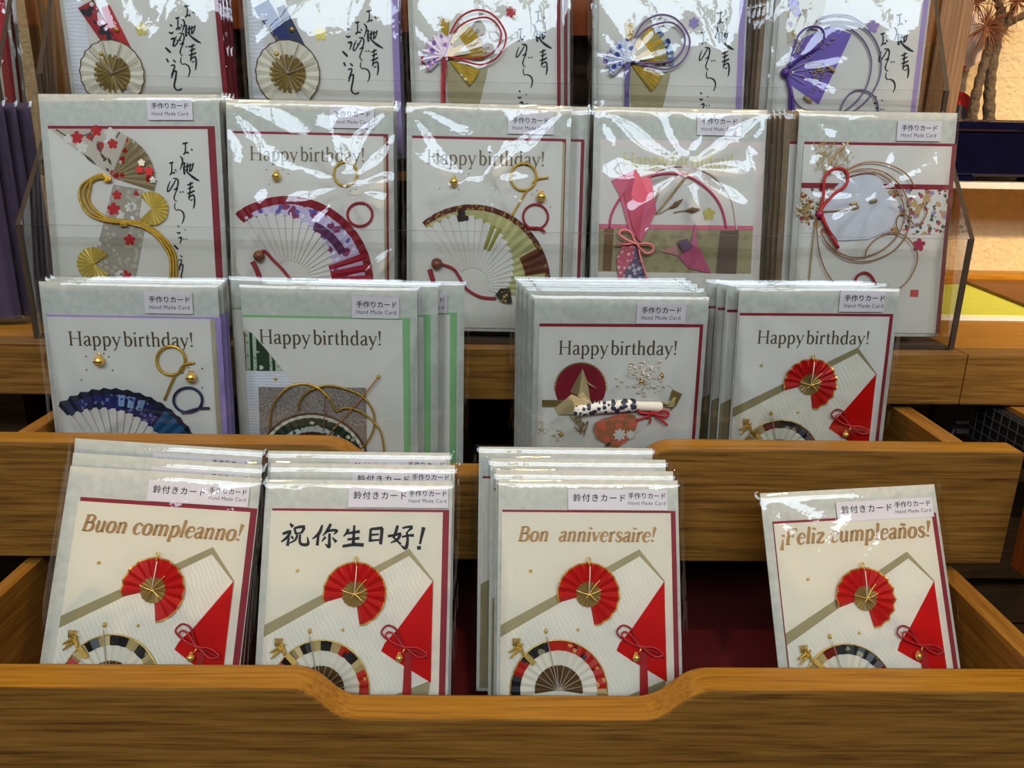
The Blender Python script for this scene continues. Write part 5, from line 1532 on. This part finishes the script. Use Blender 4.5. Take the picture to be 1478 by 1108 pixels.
print_flower(c, q(868, 768), q.s(42), mat('raspberry_paper', (176, 40, 72), 0.5, vary=0.06), 0.0016)
sl = G().box(q(812, 1100)[0], q(812, 1100)[1], 0.0013, q(868, 1055)[0], q(868, 1055)[1], 0.00145).make('seal_stamp', mat('seal_red', (206, 88, 70), 0.6, vary=0.15, vscale=600), c.root)
r2c5 = c

def deep(card, name, n, step, side0, side1, grp, up=0.0, env=None):
    words = ['second', 'third', 'fourth', 'fifth', 'sixth', 'seventh']
    for i in range(n):
        t = (i + 1) / n
        card.behind('%s card from the front in the stack of %s' % (words[i], name), step * (i + 1), up * t, side0 + (side1 - side0) * t + 0.0007 * ((i * 7) % 3 - 1), group=grp, sticker=False, env=env)
ENVELOPE_SHADED = mat('shaded_tan_envelope', (150, 122, 88), 0.7, vary=0.12, vscale=160)  # envelope colour tanned to carry the shade between stacked cards
GM = 'cards stacked behind the lower bin front cards'
deep(r2c1, 'the gold cord loop plum blossom card', 3, 0.0078, 0.0012, 0.0008, GM)
deep(r2c2, 'the crimson folding fan card', 3, 0.0078, -0.001, -0.001, GM)
deep(r2c3, 'the olive folding fan card', 3, 0.0078, 0.0165, 0.0172, GM)
deep(r2c4, 'the pink bouquet card', 3, 0.0078, 0.001, 0.0, GM)
deep(r2c5, 'the copper cord floral band card', 4, 0.0074, -0.006, -0.017, GM, env=ENVELOPE_SHADED)

# ================================================================== top row in the upper acrylic bin
FT = 'handmade cards in the upper acrylic bin'
CR_W = mat_crinkle('white_long_ripple_paper', (238, 232, 228), 0.04, 300, 0.9)
def rosette_card(key, label, q0, liner, rib_pat, rib_col, gf, fc, seed, px):
    c = Card(key, label, FT, liner, FACE, right_px=px, amp=0.0013, seed=seed)
    q = c.q(*q0)
    fx, fy = fc
    c.sheet('crinkled_paper', [q(fx - 400, fy - 600), q(fx - 190, fy - 600), q(fx - 150, fy - 300), q(fx - 40, fy + 400), q(fx - 400, fy + 400)], CR_W, 0.0013)
    rb = c.sheet('patterned_ribbon', [q(fx - 186, fy - 350), q(fx - 105, fy - 395), q(fx - 20, fy - 250), q(fx + 20, fy - 180), q(fx - 20, fy - 120), q(fx - 60, fy - 170)], rib_pat, 0.0022, 0.0004)
    c.sheet('ribbon_fold', [q(fx - 62, fy - 352), q(fx - 20, fy - 368), q(fx + 95, fy - 140), q(fx + 20, fy - 120)], rib_col, 0.0018, 0.0004, rb)
    r = q.s(168)
    f = G().pleats(q(fx, fy), r * 0.5, r, -50, 290, 19, 0.0028, 0.0022).make('paper_rosette', FACE_WARM, c.root)
    G().pleats(q(fx, fy), 0, r * 0.57, -70, 285, 19, 0.0031, 0.0016).make('gold_center', GOLD_PAPER, f)
    G().pleats(q(fx, fy), r * 0.985, r * 1.02, -50, 290, 19, 0.0029, 0.0023).make('dark_rim', mat('bronze_edge', (110, 86, 52), 0.4, metal=0.3, vary=0.05), f)
    t = G()
    for a in (65, 100, 130, 20):
        t.tube([(*q(fx, fy), 0.005), (q(fx, fy)[0] + r * 0.95 * math.cos(R(a)), q(fx, fy)[1] + r * 0.95 * math.sin(R(a)), 0.0055)], q.s(3), 4)
    t.make('fan_threads', MATS['silver_thread'], f)
    c.bead(q(fx - 60, fy - 105), q.s(14))
    c.bead(q(fx + 20, fy - 235), q.s(14))
    print_flower(c, q(*gf), q.s(36), MATS['yellow_gold_foil'], 0.0015)
    return c
r1c1 = rosette_card('r1c1', 'card with ivory rosette and red patterned ribbon, leftmost in the upper bin', (0, 0, 3.6925), CRIMSON, mat_washi('black_red_blossom_washi', (172, 30, 34), [((236, 220, 214), 110, 0.14), ((40, 30, 30), 150, 0.22)]), RED_MATT, (755, 155), (605, 395), 41, ((308.8, 0), (316.3, 0)))
r1c1.wish({'a': (983 / 3.6925, 35 / 3.6925, 973, 101, 0.98 / 3.6925), 'b': (935 / 3.6925, 98 / 3.6925, 902, 205, 0.98 / 3.6925), 'c': (886 / 3.6925, 130 / 3.6925, 930, 538, 1.2 / 3.6925)})
r1c2 = rosette_card('r1c2', 'card with ivory rosette and navy blue ribbon, second from left in the upper bin', (300, 0, 3.6925), LILAC, mat_washi('navy_blossom_washi', (36, 44, 104), [((206, 206, 222), 90, 0.12), ((120, 100, 70), 130, 0.14)]), mat('navy_paper', (34, 34, 74), 0.5, vary=0.08), (600, 180), (430, 395), 42, ((564, 0), (573.5, 0)))
r1c2.wish({'a': (300 + 845 / 3.6925, 62 / 3.6925, 973, 101, 0.98 / 3.6925), 'b': (300 + 785 / 3.6925, 122 / 3.6925, 902, 205, 0.98 / 3.6925), 'c': (300 + 722 / 3.6925, 150 / 3.6925, 930, 538, 1.2 / 3.6925)})

def knot_card(key, label, q0, liner, cordm, flower, bow, fans, seed, px, cx, cy, k, fl1, fl2):
    """gold fans tied with cord rings; layout written in the close-up of the red one"""
    c = Card(key, label, FT, liner, FACE, right_px=px, amp=0.0013, seed=seed, knots_px=((q0[0] + cx / q0[2], q0[1] + cy / q0[2], 1.2),))
    q_ = c.q(*q0)
    q = lambda x, y: q_(cx + (x - 310) * k, cy + (y - 525) * k)
    s = lambda v: q_.s(v * k)
    c.sheet('olive_paper', [q(330, 560), q(705, 612), q(612, 1000), q(350, 900)], OLIVE_PAPER, 0.0013)
    a = G().pleats(q(330, 520), s(60), s(330), 98, 82, 4, 0.0016, 0.0016).make('gold_fan', SHINE, c.root)
    f = G().pleats(q(335, 510), s(40), s(330), 62, -4, 9, 0.0030, 0.0024).make('gold_fan', SHINE, c.root)
    G().pleats(q(335, 510), s(250), s(372), 50, 36, 2, 0.0024, 0.0020).make('patterned_paper', fans, f)
    G().pleats(q(335, 510), s(230), s(390), 30, -6, 5, 0.0024, 0.0020).make('patterned_paper', fans, f)
    G().pleats(q(335, 515), s(40), s(310), -18, -52, 5, 0.0026, 0.0022).make('gold_fan', SHINE, c.root)
    r = [(370, 310), (440, 185), (530, 120), (625, 100), (720, 125), (800, 195), (855, 290), (862, 370), (830, 460), (760, 540), (650, 582), (540, 565), (430, 530), (350, 515)]
    r2 = [(400, 300), (470, 230), (560, 185), (680, 165), (760, 200), (815, 280), (818, 360), (780, 440), (710, 500), (600, 525), (480, 525), (360, 515)]
    w = c.cord('cord_rings', [q(*t) for t in r], s(8), cordm, 0.0058)
    c.cord('cord_ring', [q(*t) for t in r2], s(8), cordm, 0.0054, parent=w)
    b = facet([(*q(215, 350), 0.004), (*q(300, 310), 0.006), (*q(350, 340), 0.007), (*q(400, 420), 0.006), (*q(330, 520), 0.006), (*q(240, 470), 0.0046)], 'crepe_bow', bow, c.root)
    cb = G()
    for i in range(7):
        a0 = 60 + i * 24
        cb.add([(*q(318, 505), 0.0064), (*q(318 + 175 * math.cos(R(a0)), 505 - 175 * math.sin(R(a0))), 0.0040), (*q(318 + 205 * math.cos(R(a0 + 12)), 505 - 205 * math.sin(R(a0 + 12))), 0.0074), (*q(318 + 175 * math.cos(R(a0 + 24)), 505 - 175 * math.sin(R(a0 + 24))), 0.0040)], [(0, 1, 2), (0, 2, 3)])
    cb.make('crepe_folds', bow, b)
    facet([(*q(380, 330), 0.0056), (*q(420, 300), 0.005), (*q(560, 480), 0.0052), (*q(340, 520), 0.0062)], 'bow_leaf', FACE_WARM, b)
    tl = c.sheet('ribbon_tail', [q(292, 500), q(345, 480), q(330, 760), q(330, 1300), q(288, 1300), q(288, 740)], cordm, 0.0048, 0.0006)
    print_flower(c, q_(*fl1), q_.s(fl1[2]) if len(fl1) > 2 else s(52), flower, 0.0016, n=6)
    print_flower(c, q_(*fl2), q_.s(fl2[2]) if len(fl2) > 2 else s(48), flower, 0.0016, n=6)
    return c
_q3 = (590, 0, 6.158)
r1c3 = knot_card('r1c3', 'card with red cord rings around gold fans, middle of the upper bin', _q3, CRIMSON, RED_CORD, RED_MATT, mat_washi('white_violet_crepe', (222, 212, 230), [((150, 112, 176), 150, 0.18), ((196, 90, 120), 190, 0.09)], 0.5), mat_washi('white_red_crane_washi', (230, 220, 210), [((190, 60, 70), 120, 0.12), ((196, 170, 80), 170, 0.12)]), 43, ((803.5, 0), (809, 0)), 310, 525, 1.0, (155, 535), (910, 108))
r1c3.wish({'a': (560 + 785 / 3.6925, 65 / 3.6925, 973, 101, 0.97 / 3.6925), 'b': (560 + 693 / 3.6925, 158 / 3.6925, 902, 205, 0.97 / 3.6925), 'c': (560 + 688 / 3.6925, 482 / 3.6925, 938, 538, 1.0 / 3.6925)})
r1c4 = knot_card('r1c4', 'card with violet cord rings around gold fans, fourth in the upper bin', (820, 0, 3.6925), LILAC, mat('violet_ribbon_cord', (104, 78, 134), 0.4, vary=0.08), mat('lilac_paper', (158, 132, 186), 0.5, vary=0.05), mat_washi('white_blue_crepe', (206, 214, 230), [((84, 96, 160), 150, 0.18), ((150, 110, 170), 190, 0.09)], 0.5), mat_washi('blue_grey_washi', (150, 166, 186), [((60, 70, 120), 130, 0.18), ((226, 226, 226), 170, 0.1)]), 44, ((1068, 0), (1077, 0)), 310, 340, 0.60, (213, 315), (670, 122))
r1c4.wish({'a': (820 + 795 / 3.6925, 72 / 3.6925, 973, 101, 0.97 / 3.6925), 'b': (820 + 708 / 3.6925, 175 / 3.6925, 902, 205, 0.97 / 3.6925), 'c': (820 + 695 / 3.6925, 492 / 3.6925, 938, 538, 1.0 / 3.6925)})

c = Card('r1c5', 'card with dark violet looped cord on violet paper, rightmost in the upper bin', FT, LILAC, FACE, right_px=((1333, 0), (1341, 0)), amp=0.0013, seed=45, knots_px=((1133, 102, 1.4),))
q = c.q(1080, 0, 5.912)
VIO = mat('violet_paper', (124, 92, 176), 0.5, vary=0.10, vscale=40)
v_ = c.sheet('violet_paper', [q(690, 222), q(882, 290), q(600, 892), q(330, 700), q(330, 560), q(460, 330)], VIO, 0.0013)
c.sheet('blossom_washi', [q(345, -200), q(700, -200), q(640, 120), q(560, 230), q(330, 380)], mat_washi('violet_gold_blossom_washi', (206, 190, 160), [((112, 50, 104), 80, 0.16), ((190, 160, 90), 100, 0.12)]), 0.0016)
c.sheet('violet_stripe', [q(345, -200), q(400, -100), q(445, 130), q(400, 150), q(345, 60)], VIO, 0.0019)
print_flower(c, q(1062, 228), q.s(54), mat('mauve_paper', (164, 134, 180), 0.5, vary=0.05), 0.0015)
for pts in (((555, 195), (620, 155), (720, 132), (830, 135), (900, 160), (970, 210)), ((600, 210), (690, 190), (800, 190), (930, 215), (1040, 300), (1105, 420), (1125, 560), (1100, 700), (1010, 850), (880, 960), (760, 1040)), ((690, 220), (780, 218), (880, 262), (970, 345), (1025, 450), (1042, 560), (1010, 720), (930, 850), (840, 930), (740, 1000)), ((775, 960), (800, 880), (860, 800), (940, 768), (1030, 795), (1085, 860), (1100, 960), (1080, 1060)), ((380, 850), (440, 920), (520, 960))):
    ring(c, q, list(pts), 0.0007, mat('grey_violet_cord', (128, 108, 142), 0.4, metal=0.2, vary=0.1), 'violet_cord', False, 0.0034)
bw = c.cord('cord_bow', [q(320, 600), q(360, 470), q(400, 340), q(450, 270), q(530, 236), q(605, 250), q(632, 310), q(600, 395), (q(520, 450)), q(420, 510), q(345, 580)], q.s(10), PURPLE_CORD, 0.005)
c.cord('bow_tail', [q(315, 610), q(335, 720), q(365, 850), q(372, 1000)], q.s(17), PURPLE_CORD, 0.005, parent=bw)
c.cord('bow_tail', [q(305, 620), q(345, 760), q(345, 900), q(350, 1000)], q.s(14), PURPLE_CORD, 0.0042, parent=bw)
c.bead(q(305, 625), q.s(42), PURPLE_CORD, 'knot').parent = bw
random.seed(5)
df = G()
for cx, cy, n, sx, sy in ((590, 610, 70, 60, 55), (640, 350, 20, 60, 40), (430, 400, 16, 40, 50), (560, 770, 10, 60, 40), (500, 490, 10, 60, 30), (380, 80, 14, 30, 40)):
    for i in range(n):
        df.ball((*q(random.gauss(cx, sx * 0.6), random.gauss(cy, sy * 0.6)), 0.003), q.s(random.uniform(4, 9)), 5, 4)
for x, y in ((700, 590), (500, 850)):
    for t in range(-3, 4):
        df.ball((*q(x + t * 9, y + t * 7), 0.0036), q.s(20 - abs(t) * 3), 6, 4)
_o = df.make('dried_flowers', MATS['straw_grass'], c.root)
_o['kind'] = 'stuff'
tw = G()
for x1, y1, x2, y2 in ((480, 540, 640, 540), (470, 600, 600, 580), (450, 650, 560, 700), (440, 560, 560, 520), (430, 690, 480, 720), (420, 420, 520, 260)):
    tw.tube(curve_pts([q(320, 620), q(x1, y1), q(x2, y2)], 0.0032), q.s(3), 4)
tw.make('flower_stems', mat('pale_stems', (206, 190, 196), 0.6, vary=0.1), c.root)
c.wish({'a': (1078 + 798 / 3.6925, 82 / 3.6925, 973, 101, 0.97 / 3.6925), 'b': (1078 + 712 / 3.6925, 182 / 3.6925, 902, 205, 0.97 / 3.6925), 'c': (1078 + 672 / 3.6925, 512 / 3.6925, 938, 538, 1.0 / 3.6925)})
r1c5 = c
GT = 'cards stacked behind the upper bin front cards'
deep(r1c1, 'the red ribbon rosette card', 4, 0.0078, 0.000, 0.0005, GT)
deep(r1c2, 'the navy ribbon rosette card', 4, 0.0078, 0.0, -0.001, GT)
deep(r1c3, 'the red cord ring card', 3, 0.0078, 0.007, 0.0085, GT)
deep(r1c4, 'the violet cord ring card', 3, 0.0078, 0.0, 0.0005, GT)
deep(r1c5, 'the violet paper card', 4, 0.0074, -0.006, -0.017, GT, env=ENVELOPE_SHADED)

# ================================================================== neighbouring display at the left edge
POSE['nl'] = (-0.474, 0.690, -0.161, 2.0, 4.5, 2.0, 0.104, 0.182)
POSE['nu'] = (-0.4945, 0.768, -0.0205, 0.0, 8.0, 2.0, 0.110, 0.190)
FN = 'wrapped cards of the neighbouring display'
PURB = mat('dark_plum_card', (88, 66, 84), 0.6, vary=0.08)
nl = Card('nl', 'film-wrapped plum edged card at the far left edge, foremost of its stack', FN, PURB, FACE, right_in=(0.02, 0.0005), amp=0.0020, seed=51)
nl.env.data.materials[0] = PURB
for i, (n, s_) in enumerate(((0.009, 0.007), (0.018, 0.012), (0.027, 0.019))):
    nl.behind('film-wrapped plum edged card at the far left edge, %s of its stack' % ('second', 'third', 'rearmost')[i], n, 0.0, s_, group=FN, sticker=False)
RPAT = mat_washi('red_white_floral_washi', (176, 26, 40), [((232, 214, 210), 120, 0.12)])
nu = Card('nu', 'cream card with red floral border at the upper left corner, foremost of its stack', FN, RPAT, FACE_WARM, right_in=(0.012, 0.003), amp=0.0010, seed=52)
for n in (0.0105,):
    nu.behind('cream card with red floral border at the upper left corner, standing behind the foremost', n, 0.0, 0.0, group=FN, sticker=False)
